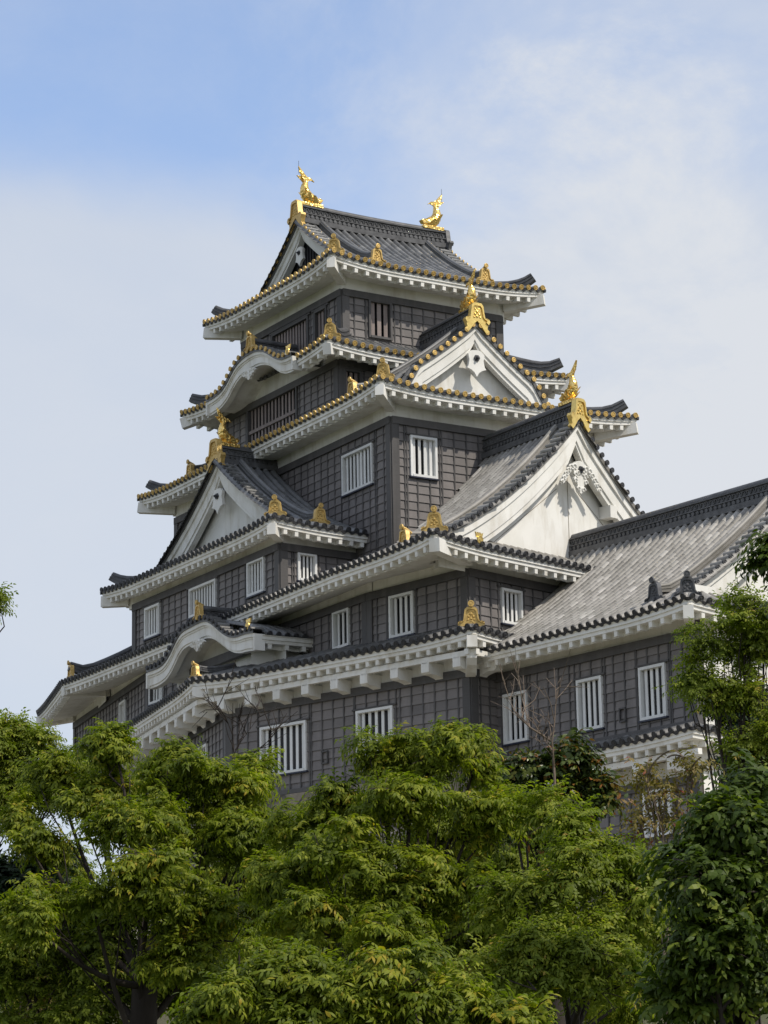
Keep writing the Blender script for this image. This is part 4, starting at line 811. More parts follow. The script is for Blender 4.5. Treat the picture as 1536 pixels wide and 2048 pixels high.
ridge_end(r2, v3(A2['K'] + dK * 0.35, Z2 + 0.06), -dK / np.linalg.norm(dK), 0.75)
d1 = corner_out(aA, uR); ridge_end(r1, v3(N1 - d1 * 0.35, Z1 + 0.08), d1, 0.80); ridge_end(r1, v3(M1 + bA * 0.2, Z1 + 0.07), -(bA + bC) / np.linalg.norm(bA + bC), 0.62)
ridge_end(rk, kp2[kk2] + v3(-bK, 0) * 0.02 + np.array([0, 0, 0.03]), -bK, 0.70); small_disc(rk, kp2[2] + np.array([0, 0, 0.16]) - v3(bK, 0) * 0.02, -bK)
CORE.build('light_block_core', M['void'], KEEP)  # unseen dark solids added inside the storeys to stop light leaks
for g, pth, kk, bb_, k in ((kg5, kp5, kk5, u5, 0.62), (kg2, kp2, kk2, bK, 0.62)):
    m = MB(); O = pth[kk] + np.array([0, 0, -0.78]) - v3(bb_, 0) * 0.02; X = np.cross((0, 0, 1), -v3(bb_, 0)); Z = np.array([0, 0, 1.0]); D = -v3(bb_, 0)
    half = [(0, .18), (.3, .16), (.62, .05), (.92, -.1), (.7, -.12), (.62, -.22), (.42, -.2), (.34, -.34), (.2, -.36), (.1, -.5), (0, -.52)]; m.prism([(x * k, y * k) for x, y in half] + [(-x * k, y * k) for x, y in half[-2:0:-1]], O, X, Z, D, -0.05, 0.05)
    for sg in (-1, 1):
        for (cx, cy, r) in ((.2, -.05, .14), (.45, 0.0, .11), (.66, -.05, .08), (.18, -.28, .1)): m.tube(np.array([O + X * sg * (cx + r * (1 - .07 * i) * math.cos(a)) * k + Z * (cy + r * (1 - .07 * i) * math.sin(a)) * k + D * .055 for i, a in enumerate(np.linspace(0, 5, 10))]), 0.028 * k, 5)
    m.build('pendant', M['plaster'], g, 35)

# ------------------------------------------------------------------ the salt store joined to the keep
ANX = thing('storehouse', 'long black boarded storehouse with pale weathered tile roof joined to the keep', 'storehouse', (8.5, 82.5, 8.0))
zS = 15.76; uS = U(-52.0); nS = np.array([-uS[1], uS[0]]); PS = Plane(J, uS, -nS); LS = PS.hit(1390, 1330)[0]; MS = on_z(1010, 1283, 15.9)[:2]; MS = J - nS * 1.08
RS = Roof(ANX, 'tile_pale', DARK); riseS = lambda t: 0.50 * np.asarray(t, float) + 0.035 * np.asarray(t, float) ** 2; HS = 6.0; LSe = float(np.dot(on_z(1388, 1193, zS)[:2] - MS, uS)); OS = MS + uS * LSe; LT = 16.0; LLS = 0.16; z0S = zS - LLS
eS = U(ang(uS) + 98)   # the end eave runs away from the corner
zSl = lambda s, t, lf=lift_fn(LT, LLS, 0): z0S + riseS(t) + lf(s, t); GS = 1.15
patch(RS.t, RS.d, RS.f, OS, -uS, nS, [(0, 0), (LT, 0), (LT, HS), (GS, HS), (GS, GS)], zSl, 0.335)
patch(RS.t, RS.d, RS.f, OS + nS * 2 * HS, -uS, -nS, [(0, 0), (LT, 0), (LT, HS), (GS, HS), (GS, GS)], zSl, 0.335)
patch(RS.t, RS.d, RS.f, OS, nS, -uS, [(0, 0), (2 * HS, 0), (2 * HS - GS - .6, GS + .6), (GS + .6, GS + .6)], lambda s, t, lf=lift_fn(2 * HS, LLS, LLS): z0S + riseS(t) + lf(s, t), 0.335)
q = np.linspace(GS * .95, HS, 16); q = np.concatenate([q, (2 * HS - q)[::-1][1:]]); pthS = np.array([v3(OS - uS * GS + nS * x, z0S + float(riseS(min(x, 2 * HS - x))) + .02) for x in q])
gS = gable_set(ANX, RS, pthS, uS, z0S + .3, bw=0.6)
main_ridge(RS.r, v3(OS - uS * (GS + .05) + nS * HS, z0S + float(riseS(HS)) + .03), v3(OS - uS * (LSe + 3.75) + nS * HS, z0S + float(riseS(HS)) - .02), 0.62, 0.0)
hip_ridge(RS.h, [v3(OS + (nS - uS) * t, float(zSl(t, t)) + .05) for t in np.linspace(.55, GS + .2, 6)], .12); hip_ridge(RS.t, [v3(OS - uS * (GS + 1.0) + nS * t, z0S + float(riseS(t)) + .06) for t in np.linspace(.8, HS - .2, 10)], .12, .66)
zSt = 15.10 - 0.24; ziS = zSt + 0.6
eave(RS.e, OS, OS - uS * (LSe + 0.6), nS, lambda s, t, lf=lift_fn(LT, LLS, 0): z0S + lf(s, t) + 0 * np.asarray(s, float), 1.0, 0, 1.08, 1.08, ziS, zSt + .1, 0.47); eave(RS.e, OS, OS + nS * 2 * HS, -uS, lambda s, t, lf=lift_fn(2 * HS, LLS, LLS): z0S + lf(s, t), 1.0, 1.0, 1.0, 1.0, ziS, zSt + .1, 0.47); hip_rafter(RS.e, OS, OS + (nS - uS) * 1.0, zS, ziS, .3, .38)
zSb = PS.hit(1240, 1478)[1]
hS = [hole(PS, (1008, 1389), (1056, 1381.5), (1012, 1491), (1059, 1480)), hole(PS, (1155.7, 1360.6), (1205, 1352), (1159, 1465), (1210, 1455.7)), hole(PS, (1279.8, 1335.4), (1331.8, 1326.3), (1284, 1442), (1337.8, 1433))]
wall(ANX, PS, 0.0, LS, zSb, zSt, hS, post0=False, post1=False, course=0.29)
for h in hS: window(ANX, PS, h, 4)
pst = MB(); pst.box(PS.pt(LS + 0.02, (zSb + zSt + 0.9) / 2, 0.0), v3(uS, 0) * .16, v3(nS, 0) * .16, np.array([0, 0, (zSt + 0.9 - zSb) / 2])); pst.build('corner_post', M['timber'], ANX)
PSe = Plane(J + uS * LS, nS, uS); ew = MB(); ew.add([PSe.pt(0.16, 8.0, -.02), PSe.pt(10, 8.0, -.02), PSe.pt(10, 16.4, -.02), PSe.pt(0.16, 16.4, -.02)], [[0, 1, 2, 3]]); ew.build('end_wall', M['plaster'], ANX, None, 'white plastered end wall')
white_band(ANX, PS, -.2, LS, zSt, 16.2)
# skirt roof and the storey under it
R0 = Roof(ANX, 'tile_mid', DARK); O0 = J + uS * (LS + 0.75) - nS * 0.95; z0e = 12.09; L0 = LS - 2.0
z0f = lambda s, t, lf=lift_fn(L0, 0.1, 0): z0e - .1 + 0.34 * np.asarray(t, float) + lf(s, t)
patch(R0.t, R0.d, R0.f, O0, -uS, nS, [(0, 0), (L0, 0), (L0, 1.0), (0.9, 1.0)], z0f, .335); patch(R0.t, R0.d, R0.f, O0, nS, -uS, [(0, 0), (6, 0), (6, .8), (.9, .8)], z0f, .335)
eave(R0.e, O0, O0 - uS * L0, nS, lambda s, t: z0f(s, 0 * np.asarray(t, float)), 1.0, 0, .95, .95, 11.8, 11.15, 0.43); eave(R0.e, O0, O0 + nS * 6, -uS, lambda s, t: z0f(s, 0 * np.asarray(t, float)), 1.0, 0, .75, .75, 11.8, 11.15, 0.43); b0_ = []; brackets(b0_, O0, -uS, nS, L0, z0e - .1, .95, 1.45, 1.2)
z0t = PS.hit(1200, 1580)[1] - .24; hL = [hole(PS, (1289, 1583), (1345, 1573), (1292, 1678), (1347, 1668)), (*hole(PS, (1140, 1620), (1184, 1612), (1142, 1712))[:2], 8.9, 10.45)]
wall(ANX, PS, 1.6, LS, 8.0, z0t, hL, course=.29, post0=False)
for h in hL: window(ANX, PS, h, 4)
white_band(ANX, PS, 0, LS, z0t, 12.25)
for x, y in ((1098, 1465), (1248, 1430)): loophole(PS, x, y, ANX)
rs = RS.build(); r0 = R0.build(); [m.build(n, M['plaster'], r0) for n, m in b0_]
cs = MB(); core(cs, [J + nS * .3 - uS * 1, J + uS * (LS - .3) + nS * .3, J + uS * (LS - .3) + nS * 9, J + nS * 9 - uS * 1], 11.5, 16.3); cs.build('light_block_core', M['void'], ANX)  # unseen dark solid added inside the storehouse to block light
dS = (uS - nS) / math.sqrt(2); ridge_end(rs, v3(OS + (nS - uS) * .42, zS + .08), dS, .78, 'ridge'); ridge_end(rs, v3(OS - uS * (GS + 1.0) + nS * .75, z0S + float(riseS(.75)) + .05), -nS, .75, 'ridge')
# ------------------------------------------------------------------ ground and stone bases
def ground_z(x, y):
    x, y = np.asarray(x, float), np.asarray(y, float); sm = lambda q: np.clip(q, 0, 1) ** 2 * (3 - 2 * np.clip(q, 0, 1))
    hill = sm((y - 38) / 34) * (1 - sm((y - 140) / 60)) * sm((x + 55) / 28) * (1 - sm((x - 50) / 40)); return -1.7 + 8.2 * hill + 0.25 * np.sin(x * 0.31 + 1) * np.cos(y * 0.23) * hill
def zmask(N, L, z):
    m = N('ShaderNodeMapRange'); L(z, m.inputs[0]); m.inputs[1].default_value = 4.6; m.inputs[2].default_value = 5.8; return m.outputs[0]
def build_ground():
    mb = MB(); xs = np.concatenate([[-3000, -1200, -500, -220], np.arange(-120, 121, 4.0), [220, 500, 1200, 3000]]); ys = np.concatenate([[-600, -200, -60], np.arange(-20, 221, 4.0), [300, 500, 1000, 3200]])
    X, Y = np.meshgrid(xs, ys, indexing='ij'); mb.grid(np.stack([X, Y, ground_z(X, Y)], -1)[:, ::-1])
    m, nt, bs, N, L = mat_base('earth_and_grass'); c = ramp_node(N, L, noise_node(N, L, 0.35, 8), [(0.35, (0.075, 0.062, 0.035)), (0.5, (0.06, 0.075, 0.022)), (0.7, (0.045, 0.07, 0.018))])
    geo = N('ShaderNodeTexCoord'); sp = N('ShaderNodeSeparateXYZ'); L(geo.outputs['Object'], sp.inputs[0]); c = mixc(N, L, zmask(N, L, sp.outputs['Z']), c, (0.24, 0.215, 0.165))
    L(c, bs.inputs['Base Color']); bs.inputs['Roughness'].default_value = 0.95; bump(N, L, noise_node(N, L, 6, 6), bs, 0.6, 0.1); o = mb.build('ground', m, None, 60); o['kind'] = 'structure'
build_ground()
def stone_mat():
    m, nt, bs, N, L = mat_base('rough_stone'); tc = N('ShaderNodeTexCoord'); v = N('ShaderNodeTexVoronoi'); v.inputs['Scale'].default_value = 1.1; v.feature = 'DISTANCE_TO_EDGE'; L(tc.outputs['Object'], v.inputs['Vector'])
    v2 = N('ShaderNodeTexVoronoi'); v2.inputs['Scale'].default_value = 1.1; L(tc.outputs['Object'], v2.inputs['Vector'])
    sepc = N('ShaderNodeSeparateColor'); L(v2.outputs['Color'], sepc.inputs[0]); c = ramp_node(N, L, sepc.outputs[0], [(0.0, (0.20, 0.16, 0.12)), (0.5, (0.30, 0.25, 0.20)), (1.0, (0.42, 0.36, 0.29))])
    c = mixc(N, L, ramp_node(N, L, v.outputs['Distance'], [(0.0, (1, 1, 1)), (0.07, (0, 0, 0))]), c, (0.05, 0.045, 0.04)); c = mixc(N, L, ramp_node(N, L, noise_node(N, L, 2, 7), [(0.4, (0, 0, 0)), (0.7, (0.6, 0.6, 0.6))]), c, (0.12, 0.12, 0.08))
    L(c, bs.inputs['Base Color']); bs.inputs['Roughness'].default_value = 0.9; bump(N, L, v.outputs['Distance'], bs, 0.9, 0.25); return m
M['rough'] = stone_mat()
def stone_base(label, pts, ztop, zbot, batter, loc):
    pts = np.array(pts); n = len(pts); c = pts.mean(0); mb = MB(); rows = []
    def off(d):
        out = []
        for i in range(n):
            a, b, e = pts[i - 1], pts[i], pts[(i + 1) % n]; d1, d2 = (b - a) / np.linalg.norm(b - a), (e - b) / np.linalg.norm(e - b); n1, n2 = np.array([d1[1], -d1[0]]), np.array([d2[1], -d2[0]])
            if np.dot(n1, b - c) < 0: n1, n2 = -n1, -n2
            m = n1 + n2; m /= np.dot(m, n1) + 1e-6; out.append(b + m * d)
        return np.array(out)
    for k in np.linspace(0, 1, 9): rows.append(np.array([v3(p, ztop + (zbot - ztop) * k) for p in off(0.12 + batter * k ** 1.5)]))
    mb.grid(np.array(rows)[:, ::-1], closed=True); mb.add(rows[0], [list(range(n))]); o = mb.build('stone_base', M['rough'], None, 30); o['label'] = label; o['category'] = 'stone base'; return o
e1 = end1; stone_base('rough stone wall under the castle keep, mostly behind the trees', [c2, bend1, e1, e1 + U(15) * 16, c2 + uR * 16], 12.03, 5.0, 2.2, None)
stone_base('low stone footing under the storehouse behind the right hand trees', [J + uS * 1.6 + nS * 9, J + uS * 1.6, J + uS * LS, J + uS * LS + nS * 9], 7.98, 4.5, 0.9, None)

# ------------------------------------------------------------------ trees
def leaf_mat(name, stops, rough=0.42, trans=0.35):
    m, nt, bs, N, L = mat_base(name); c = ramp_node(N, L, attr(N), stops); L(c, bs.inputs['Base Color']); bs.inputs['Roughness'].default_value = rough; bs.inputs['Specular IOR Level'].default_value = 0.22
    tr = N('ShaderNodeBsdfTranslucent'); L(mixc(N, L, 1.0, c, (1.2, 1.4, 0.5), 'MULTIPLY'), tr.inputs['Color']); mx = N('ShaderNodeMixShader'); mx.inputs[0].default_value = trans
    out = nt.nodes['Material Output']; L(bs.outputs[0], mx.inputs[1]); L(tr.outputs[0], mx.inputs[2]); L(mx.outputs[0], out.inputs['Surface']); return m
LM = dict(green=leaf_mat('hackberry_leaf', [(0.0, (0.062, 0.090, 0.008)), (0.45, (0.150, 0.192, 0.014)), (0.85, (0.32, 0.34, 0.032)), (1.0, (0.40, 0.30, 0.03))], 0.5, 0.45),
          fine=leaf_mat('fine_leaf', [(0.0, (0.080, 0.108, 0.011)), (0.5, (0.175, 0.220, 0.022)), (0.9, (0.33, 0.35, 0.04)), (1.0, (0.34, 0.25, 0.05))], 0.5, 0.45),
          broad=leaf_mat('broad_leaf', [(0.0, (0.030, 0.052, 0.007)), (0.6, (0.070, 0.108, 0.012)), (1.0, (0.20, 0.235, 0.028))], 0.5, 0.32),
          dark=leaf_mat('dark_evergreen_leaf', [(0.0, (0.010, 0.022, 0.010)), (0.6, (0.02, 0.04, 0.014)), (1.0, (0.045, 0.07, 0.02))], 0.5, 0.15),
          rust=leaf_mat('glossy_leaf_rusty_below', [(0.0, (0.03, 0.05, 0.015)), (0.5, (0.05, 0.075, 0.018)), (0.76, (0.12, 0.14, 0.02)), (0.84, (0.20, 0.085, 0.02)), (1.0, (0.26, 0.12, 0.035))], 0.3, 0.2),
          yellow=leaf_mat('yellowing_leaf', [(0.0, (0.10, 0.10, 0.03)), (0.5, (0.20, 0.16, 0.04)), (0.85, (0.24, 0.17, 0.06)), (0.93, (0.26, 0.06, 0.04)), (1.0, (0.25, 0.05, 0.04))], 0.5, 0.35))
M['bark'] = simple_mat('bark', (0.050, 0.040, 0.034), 0.9, 0.45, 3, 0, (1, 1, 0.3), 0.2, 0.6); M['bark_pale'] = simple_mat('pale_bark', (0.20, 0.155, 0.12), 0.9, 0.35, 4, 0, (1, 1, 0.3), 0.2, 0.5)
def leaf_shape(l, w): return np.array([(0, 0, 0), (-w * .42, l * .3, .10 * w), (w * .42, l * .3, .10 * w), (-w * .40, l * .62, .02 * w), (w * .40, l * .62, .02 * w), (0, l, -.16 * l)])
LF3 = np.array([[0, 2, 1], [3, 4, 5]]); LF4 = np.array([[1, 2, 4, 3]])
def basis(d, up):
    d = d / np.linalg.norm(d); x = np.cross(d, up); x /= np.linalg.norm(x) + 1e-9; return np.stack([x, d, np.cross(x, d)])
def tuft(rng, l, w, R, twigs=6, per=7, droop=1.0):
    """one spray of leaves: arching twigs round a point, leaves hanging from both sides; returns leaf verts (n, 6, 3) and twig paths"""
    out, tw = [], []
    for k in range(twigs):
        az = 2 * np.pi * (k + rng.uniform(-.35, .35)) / twigs; el = rng.uniform(0.05, 0.9); ln = R * rng.uniform(.7, 1.15); s = np.linspace(0, 1, per + 1)[1:]; h = np.array([math.cos(az), math.sin(az), 0])
        P = h[None] * (s * ln * math.cos(el))[:, None] + np.array([0, 0, 1])[None] * (s * ln * math.sin(el) - droop * .55 * ln * s ** 2)[:, None]; tw.append(np.vstack([[0, 0, 0], P]))
        for i, p in enumerate(P):
            t = P[i] - (P[i - 1] if i else 0 * P[0]); t = t / np.linalg.norm(t); sd = 1 if i % 2 else -1; side = np.cross(t, (0, 0, 1.0)); side /= np.linalg.norm(side) + 1e-9
            d = t * rng.uniform(.5, 1.0) + side * sd * rng.uniform(.4, .9) - np.array([0, 0, 1]) * droop * rng.uniform(.25, .95); up = np.array([rng.uniform(-.45, .45), rng.uniform(-.45, .45), 1.0]) + h * .35
            B = basis(d, up); q = leaf_shape(l * rng.uniform(.75, 1.2), w * rng.uniform(.8, 1.15)); out.append(q @ B + p)
    return np.array(out), tw
PROTO = {}
def tufts_of(kind):
    if kind not in PROTO:
        rng = np.random.default_rng(hash(kind) % 1000 if False else sum(map(ord, kind))); pr = dict(green=(.060, .022, .21, 10, 10, .75), fine=(.048, .022, .22, 9, 9, .6), broad=(.058, .028, .22, 9, 8, .7), dark=(.075, .03, .24, 8, 7, .4), rust=(.11, .046, .24, 7, 6, .5), yellow=(.06, .026, .28, 5, 6, .9))[kind]
        PROTO[kind] = [tuft(rng, *pr) for _ in range(7)]
    return PROTO[kind]
def rotz(a): c, s = np.cos(a), np.sin(a); return np.array([[c, s, 0], [-s, c, 0], [0, 0, 1]])
def crown_mesh(rng, blobs, kind, dens, gap=0.0):
    Ls, Rs, twigs = [], [], []
    sub = []
    for (c, rad, k) in blobs:
        sub.append((c, rad * 0.62, k * 0.8))
        for i in range(6):
            d = rng.normal(size=3); d /= np.linalg.norm(d); d[2] = abs(d[2]) * (1 if rng.random() < .7 else -.6)
            sub.append((c + d * rad * rng.uniform(.55, .95), rad * rng.uniform(.30, .52), k * rng.uniform(.6, 1.3)))
    for (c, rad, k) in sub:
        shade = rng.uniform(-.10, .10)
        n = int(dens * 4 * np.pi * (rad[0] * rad[2]) * k * 7.5 / 0.16) + 2
        lobes = [(rng.normal(size=3), rng.uniform(.2, 1.0)) for _ in range(9)]
        for _ in range(n):
            d = rng.normal(size=3); d /= np.linalg.norm(d)
            if d[2] < -0.2 and rng.random() < 0.35: d[2] = -d[2]
            m = 0.60 + 0.62 * max(np.dot(d, q / np.linalg.norm(q)) ** 8 * w if np.dot(d, q) > 0 else 0 for q, w in lobes)   # lumps
            r = m * (1 - 0.5 * rng.random() ** 2.4) * (rng.uniform(1.1, 1.45) if rng.random() < .10 else 1); p = c + d * rad * r; pts, tw = tufts_of(kind)[rng.integers(7)]
            t = d * np.array([.5, .5, .3]) + np.array([0, 0, .7]) + rng.normal(0, .34, 3); B = basis(np.cross(t, (0.3, 0.95, 0.1)), t) ; Q = np.stack([B[0], B[1], B[2]]); sc = rng.uniform(.7, 1.2)
            A = rotz(rng.uniform(0, 6.28)) @ Q; Ls.append((pts * sc) @ A + p); base = shade + rng.uniform(0.05, 0.42) + (0.2 if rng.random() < .25 else 0); Rs.append(np.clip(base + rng.uniform(0, .42, len(pts)) + (rng.random(len(pts)) < .02) * .3, 0, 1))
            if rng.random() < .12: twigs.append([(q * sc) @ A + p for q in tw[:3]] + [np.array([c + d * rad * r * .35, p - d * .1, p])])
    return np.concatenate(Ls), np.concatenate(Rs), twigs
def leaves_build(name, V, R, mat, parent):
    n = len(V); mb = MB(); mb.V = [V.reshape(-1, 3)]; mb.R = [np.repeat(R, 6)]; o = np.arange(n)[:, None, None] * 6; mb.F = {3: [(LF3[None] + o).reshape(-1, 3)], 4: [(LF4[None] + o).reshape(-1, 4)]}; mb.n = n * 6
    return mb.build(name, mat, parent, None)
TREES = 'trees below the castle'
def px_blob(px, py, rx, ry, D, dD=0.0, k=1.0, deep=1.0):
    c = on_y(px, py, D + dD); s = (D + dD) / F_PX / math.cos(PITCH); return (c, np.array([rx * s, (rx + ry) / 2 * s * deep, ry * s]), k)
def tree(name, label, cat, D, foot, blobs, kind, dens=1.0, seed=1, trunk=.14, bark='bark', group=TREES, fork=.72, thin=1.0):
    rng = np.random.default_rng(seed); B = [px_blob(*b[:4], D, *b[4:]) for b in blobs]; bx = on_y(foot, 2000, D)[0]; gz = float(ground_z(bx, D)); root = thing(name, label, cat, (bx, D, gz), group)
    V, R, tw = crown_mesh(rng, B, kind, dens); tr = MB(); base = np.array([bx, D, gz]); mid = np.mean([b[0] for b in B], 0); fk = base + (mid - base) * fork; fk[0] = base[0] * .7 + mid[0] * .3
    s = np.linspace(0, 1, 9)[:, None]; wob = rng.normal(0, .05, (9, 3)) * np.sin(s * np.pi); path = base + (fk - base) * s + wob; tr.tube(np.vstack([base - [0, 0, .4], path]), np.concatenate([[trunk * 1.5], np.linspace(trunk * 1.25, trunk * .72, 9)]), 10)
    for (c, rad, k) in B:
        p0 = path[rng.integers(6, 9)]; s = np.linspace(0, 1, 8)[:, None]; ctl = p0 + (c - p0) * .5 + np.array([0, 0, -.12 * np.linalg.norm(c - p0)]) + rng.normal(0, .08, 3)
        q = (1 - s) ** 2 * p0 + 2 * s * (1 - s) * ctl + s ** 2 * (c + np.array([0, 0, .25 * rad[2]])); tr.tube(q, np.linspace(trunk * .24, .010, 8), 7)
        for _ in range(4):
            a = q[rng.integers(3, 8)]; d = rng.normal(size=3); d /= np.linalg.norm(d); d[2] = abs(d[2]) * .7; e = c + d * rad * .75; m_ = (a + e) / 2 + rng.normal(0, .08, 3); tr.tube(np.array([a, (a + m_) / 2, m_, (m_ + e) / 2, e]), np.linspace(.011, .004, 5), 5)
    for t in tw:
        for q in t: tr.tube(q, .0045 * thin, 3)
    tr.build('trunk', M[bark], root, 60); leaves_build('crown', V, R, LM[kind], root); return root
tree('leafy_tree', 'big green tree with dark forked limbs, leftmost of the leafy trees below the keep', 'tree', 26.0, 292,
     [(232, 1512, 62, 52, .6), (345, 1560, 100, 72), (450, 1590, 95, 70, .4), (520, 1548, 45, 48, .8), (190, 1600, 90, 70, .9), (300, 1660, 120, 70, -.4), (430, 1700, 120, 80), (520, 1690, 70, 80, .5), (180, 1800, 105, 70, -.9), (300, 1775, 100, 60, -1.0), (420, 1840, 110, 75, -.6), (110, 1560, 60, 55, 1.2), (90, 1700, 60, 44, .6), (60, 1860, 70, 50, -1.4), (40, 1640, 34, 40, 1.0), (355, 1935, 70, 60, -.8)], 'green', 0.62, 11, .17)
tree('leafy_tree', 'broad green tree in front of the barred window in the middle of the keep', 'tree', 24.0, 745,
     [(760, 1530, 62, 62, .5), (868, 1515, 80, 72, .3), (955, 1530, 48, 60, .6), (820, 1620, 110, 80), (950, 1650, 80, 80, .2), (690, 1640, 80, 62, .6), (620, 1690, 80, 70, .8), (720, 1730, 110, 75, -.4), (850, 1760, 115, 80, -.5), (560, 1775, 80, 70, .2), (640, 1850, 110, 70, -.7), (780, 1870, 110, 70, -.8), (960, 1990, 90, 60, -.6), (930, 1800, 70, 60, -.2)], 'green', 0.62, 23, .15)
tree('magnolia_tree', 'glossy leaved tree with rusty brown leaves beside the bare sapling', 'tree', 33.0, 1100, [(1150, 1540, 46, 44), (1085, 1556, 64, 44), (1190, 1580, 24, 40), (1020, 1560, 40, 40), (1160, 1610, 42, 55), (1060, 1650, 90, 60), (1130, 1690, 60, 50)], 'rust', 0.62, 31, .12)
tree('leafy_tree', 'round green tree standing in front of the rusty leaved tree', 'tree', 22.5, 1130, [(1180, 1690, 66, 62), (1100, 1640, 64, 60, .8), (1240, 1750, 70, 70), (1130, 1780, 105, 70, -.4), (1020, 1810, 90, 66, -.2), (1220, 1860, 95, 80, -.4), (1090, 1890, 110, 75, -.8), (1290, 1800, 50, 70, .2), (1040, 1960, 110, 62, -1.0), (1190, 1970, 100, 66, -.9)], 'fine', 0.72, 47, .13)
tree('broadleaf_tree', 'dark tree with large drooping leaves filling the lower right corner', 'tree', 15.0, 1470, [(1440, 1672, 50, 58), (1480, 1690, 80, 90, .2), (1425, 1790, 90, 80), (1510, 1830, 70, 90), (1420, 1910, 90, 80, -.2), (1500, 1960, 80, 80), (1400, 2010, 75, 55), (1530, 1610, 45, 66, .3), (1380, 1760, 36, 50, .2)], 'broad', 0.8, 59, .11)
tree('maple_tree', 'fine leaved light green tree beside the storehouse end wall', 'tree', 30.0, 1500, [(1490, 1235, 62, 50), (1420, 1300, 66, 40), (1500, 1320, 70, 56), (1400, 1375, 50, 34), (1480, 1400, 80, 46), (1530, 1270, 50, 70), (1495, 1515, 56, 40), (1530, 1480, 50, 60)], 'fine', 0.50, 61, .10)
tree('overhanging_tree', 'tree outside the frame whose dark leaves reach in over the storehouse roof', 'tree', 20.0, 1640, [(1560, 1130, 46, 66), (1600, 1230, 70, 90), (1640, 1400, 90, 100)], 'broad', 0.7, 67, .12)
tree('dark_evergreen', 'dark evergreen between the storehouse post and the fine leaved maple', 'tree', 34.0, 1480, [(1465, 1425, 48, 48), (1510, 1440, 62, 66), (1500, 1530, 60, 46), (1520, 1600, 70, 70), (1450, 1650, 56, 46)], 'dark', 0.8, 71, .12)
tree('autumn_shrub', 'thin twiggy shrub with yellow and red leaves in front of the lower storehouse window', 'shrub', 28.0, 1330, [(1290, 1560, 44, 30, 0, .5), (1375, 1540, 36, 26, 0, .5), (1320, 1610, 60, 44), (1280, 1660, 50, 40), (1350, 1660, 40, 40)], 'yellow', 0.022, 73, .035, 'bark_pale', thin=2.2)
tree('willowy_tree', 'pale green loose tree at the left edge of the view', 'tree', 30.0, -260, [(-8, 1205, 14, 22), (110, 1600, 50, 40), (30, 1580, 46, 30), (20, 1465, 40, 34), (70, 1500, 56, 30), (30, 1545, 56, 36), (-30, 1500, 60, 60), (15, 1610, 34, 50), (70, 1575, 40, 34), (130, 1530, 36, 34)], 'fine', 0.85, 79, .05)
tree('dark_evergreen', 'dark evergreen low at the left edge, under the pale loose tree', 'tree', 28.0, 20, [(30, 1770, 70, 44), (110, 1730, 50, 34), (70, 1820, 80, 44), (-30, 1800, 60, 60), (60, 1890, 80, 44, -1), (-10, 1950, 70, 60, -1), (140, 1850, 50, 36), (170, 1950, 50, 40, -1)], 'dark', 0.85, 83, .05)
tree('understorey_tree', 'low yellow green bush at the bottom left behind the dark trunk', 'bush', 32.0, 60, [(40, 1900, 80, 50), (130, 1950, 90, 56), (40, 1990, 80, 50), (250, 1990, 80, 50), (170, 1880, 60, 40)], 'fine', 0.75, 89, .06)
tree('autumn_shrub', 'brown and yellow shrub seen under the big left tree', 'shrub', 31.0, 190, [(160, 1910, 46, 46), (210, 1960, 50, 40), (130, 2020, 60, 40)], 'yellow', 0.45, 97, .03, 'bark_pale', thin=1.5)
tree('leafy_tree', 'bright green low tree at the bottom edge before the middle tree', 'tree', 18.5, 600, [(470, 2000, 70, 50), (580, 1960, 80, 56), (690, 1985, 90, 60), (800, 1960, 76, 56), (420, 2040, 60, 40), (880, 2010, 70, 50), (620, 2040, 100, 40), (760, 2045, 90, 40), (960, 2040, 80, 36), (1050, 2045, 70, 30)], 'green', 0.66, 101, .10)
tree('leafy_tree', 'shaded tree filling the gap behind the big left tree and the middle one', 'tree', 36.0, 560, [(560, 1700, 90, 70), (640, 1680, 80, 60), (130, 1760, 60, 60), (480, 1800, 120, 80), (620, 1830, 120, 90), (400, 1900, 120, 80), (740, 1880, 120, 90), (560, 1940, 140, 80)], 'green', 0.8, 103, .16)
tree('leafy_tree', 'shaded tree filling the gap between the middle tree and the round one', 'tree', 35.0, 1000, [(1000, 1740, 100, 80), (930, 1860, 120, 90), (1060, 1860, 110, 80), (1250, 1900, 110, 90), (940, 1660, 90, 60), (880, 1700, 90, 60), (1330, 1790, 80, 60), (1000, 1960, 130, 80), (1310, 1960, 90, 80)], 'green', 0.8, 107, .16)
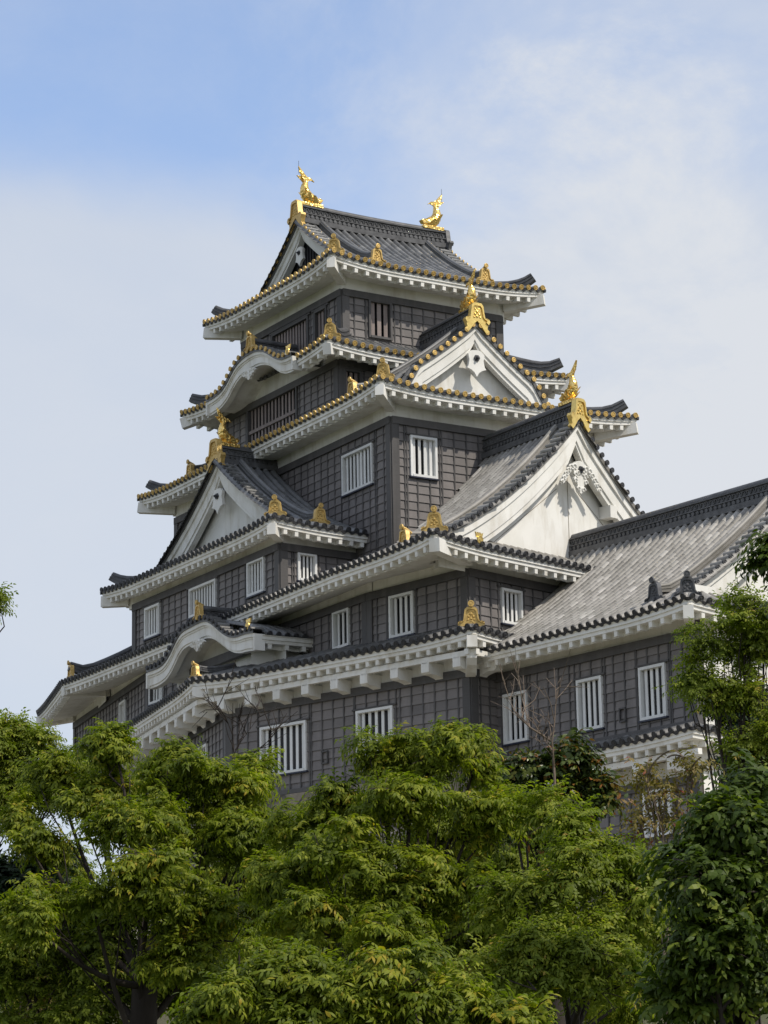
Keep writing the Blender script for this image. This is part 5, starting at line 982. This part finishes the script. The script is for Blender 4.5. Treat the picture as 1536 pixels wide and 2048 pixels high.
def bare(name, label, D, foot, base_y, stems, seed, rad=.02, mat='bark_pale'):
    rng = np.random.default_rng(seed); b = on_y(foot, base_y, D); gz = float(ground_z(b[0], D)); root = thing(name, label, 'sapling', (b[0], D, gz)); mb = MB(); tg = MB()
    mb.tube(np.array([[b[0], D, gz - .2], [b[0] + .05, D, (gz + b[2]) / 2], b]), [rad * 1.9, rad * 1.7, rad * 1.5], 7)
    for st in stems:
        P = np.array([on_y(x, y, D + .1 * math.sin(x)) for x, y in st]); mb.tube(np.vstack([P]), np.linspace(rad * (1.4 if len(st) > 3 else .8), rad * .25, len(P)), 6)
        for i in range(1, len(P)):
            for _ in range(5 if rad > .015 else 3):
                a = P[i - 1] + (P[i] - P[i - 1]) * rng.random(); d = (P[i] - P[i - 1]) / np.linalg.norm(P[i] - P[i - 1]) + rng.normal(0, .55, 3) * np.array([1, 1, .5]); d /= np.linalg.norm(d); ln = rng.uniform(.15, .5); e = a + d * ln; tg.tube(np.array([a, (a + e) / 2 + rng.normal(0, .02, 3), e]), [.006, .005, .003], 4)
                for _ in range(2): f = (a + e) / 2 + (e - a) * rng.uniform(-.2, .4); g = f + (d + rng.normal(0, .6, 3)) * ln * .4; tg.tube(np.array([f, (f + g) / 2, g]), [.004, .0035, .002], 3)
    mb.build('trunk', M[mat], root, 60); tg.build('twig', M[mat], root, 60); return root
bare('bare_sapling', 'leafless forked sapling standing against the storehouse wall', 32.0, 1108, 1535, [[(1108, 1535), (1104, 1485), (1109, 1445), (1112, 1400), (1108, 1335)], [(1102, 1482), (1060, 1455), (1030, 1425), (1012, 1380)], [(1060, 1455), (1045, 1400), (1038, 1360)], [(1104, 1500), (1088, 1480), (1078, 1440)]], 5, .010)
bare('bare_sapling', 'thin leafless shoots rising in front of the left barred window of the keep', 29.0, 470, 1530, [[(470, 1530), (465, 1470), (450, 1430), (430, 1410)], [(475, 1520), (478, 1460), (476, 1425)], [(480, 1525), (540, 1480), (545, 1440)], [(470, 1500), (520, 1430), (510, 1405)]], 9, .006, 'bark')

tree('understorey_tree', 'bushy yellow green undergrowth at the lower left edge, below the dark evergreen', 'bush', 26.5, 90, [(30, 1880, 90, 50), (140, 1840, 90, 50), (60, 1960, 110, 60), (200, 1930, 110, 60), (330, 1980, 110, 60), (120, 2030, 140, 50), (260, 1850, 80, 50), (400, 1880, 90, 60)], 'fine', 0.7, 113, .05)
tree('understorey_tree', 'shaded undergrowth between the trunks at the bottom centre', 'bush', 38.0, 700, [(500, 1880, 110, 70), (650, 1920, 120, 70), (800, 1900, 120, 70), (900, 1960, 120, 70), (560, 2000, 140, 50), (760, 2010, 140, 50), (1040, 1900, 110, 70), (1180, 1940, 120, 70), (1320, 1900, 110, 80), (1260, 2020, 140, 50), (1420, 1900, 90, 80)], 'green', 0.75, 117, .05)
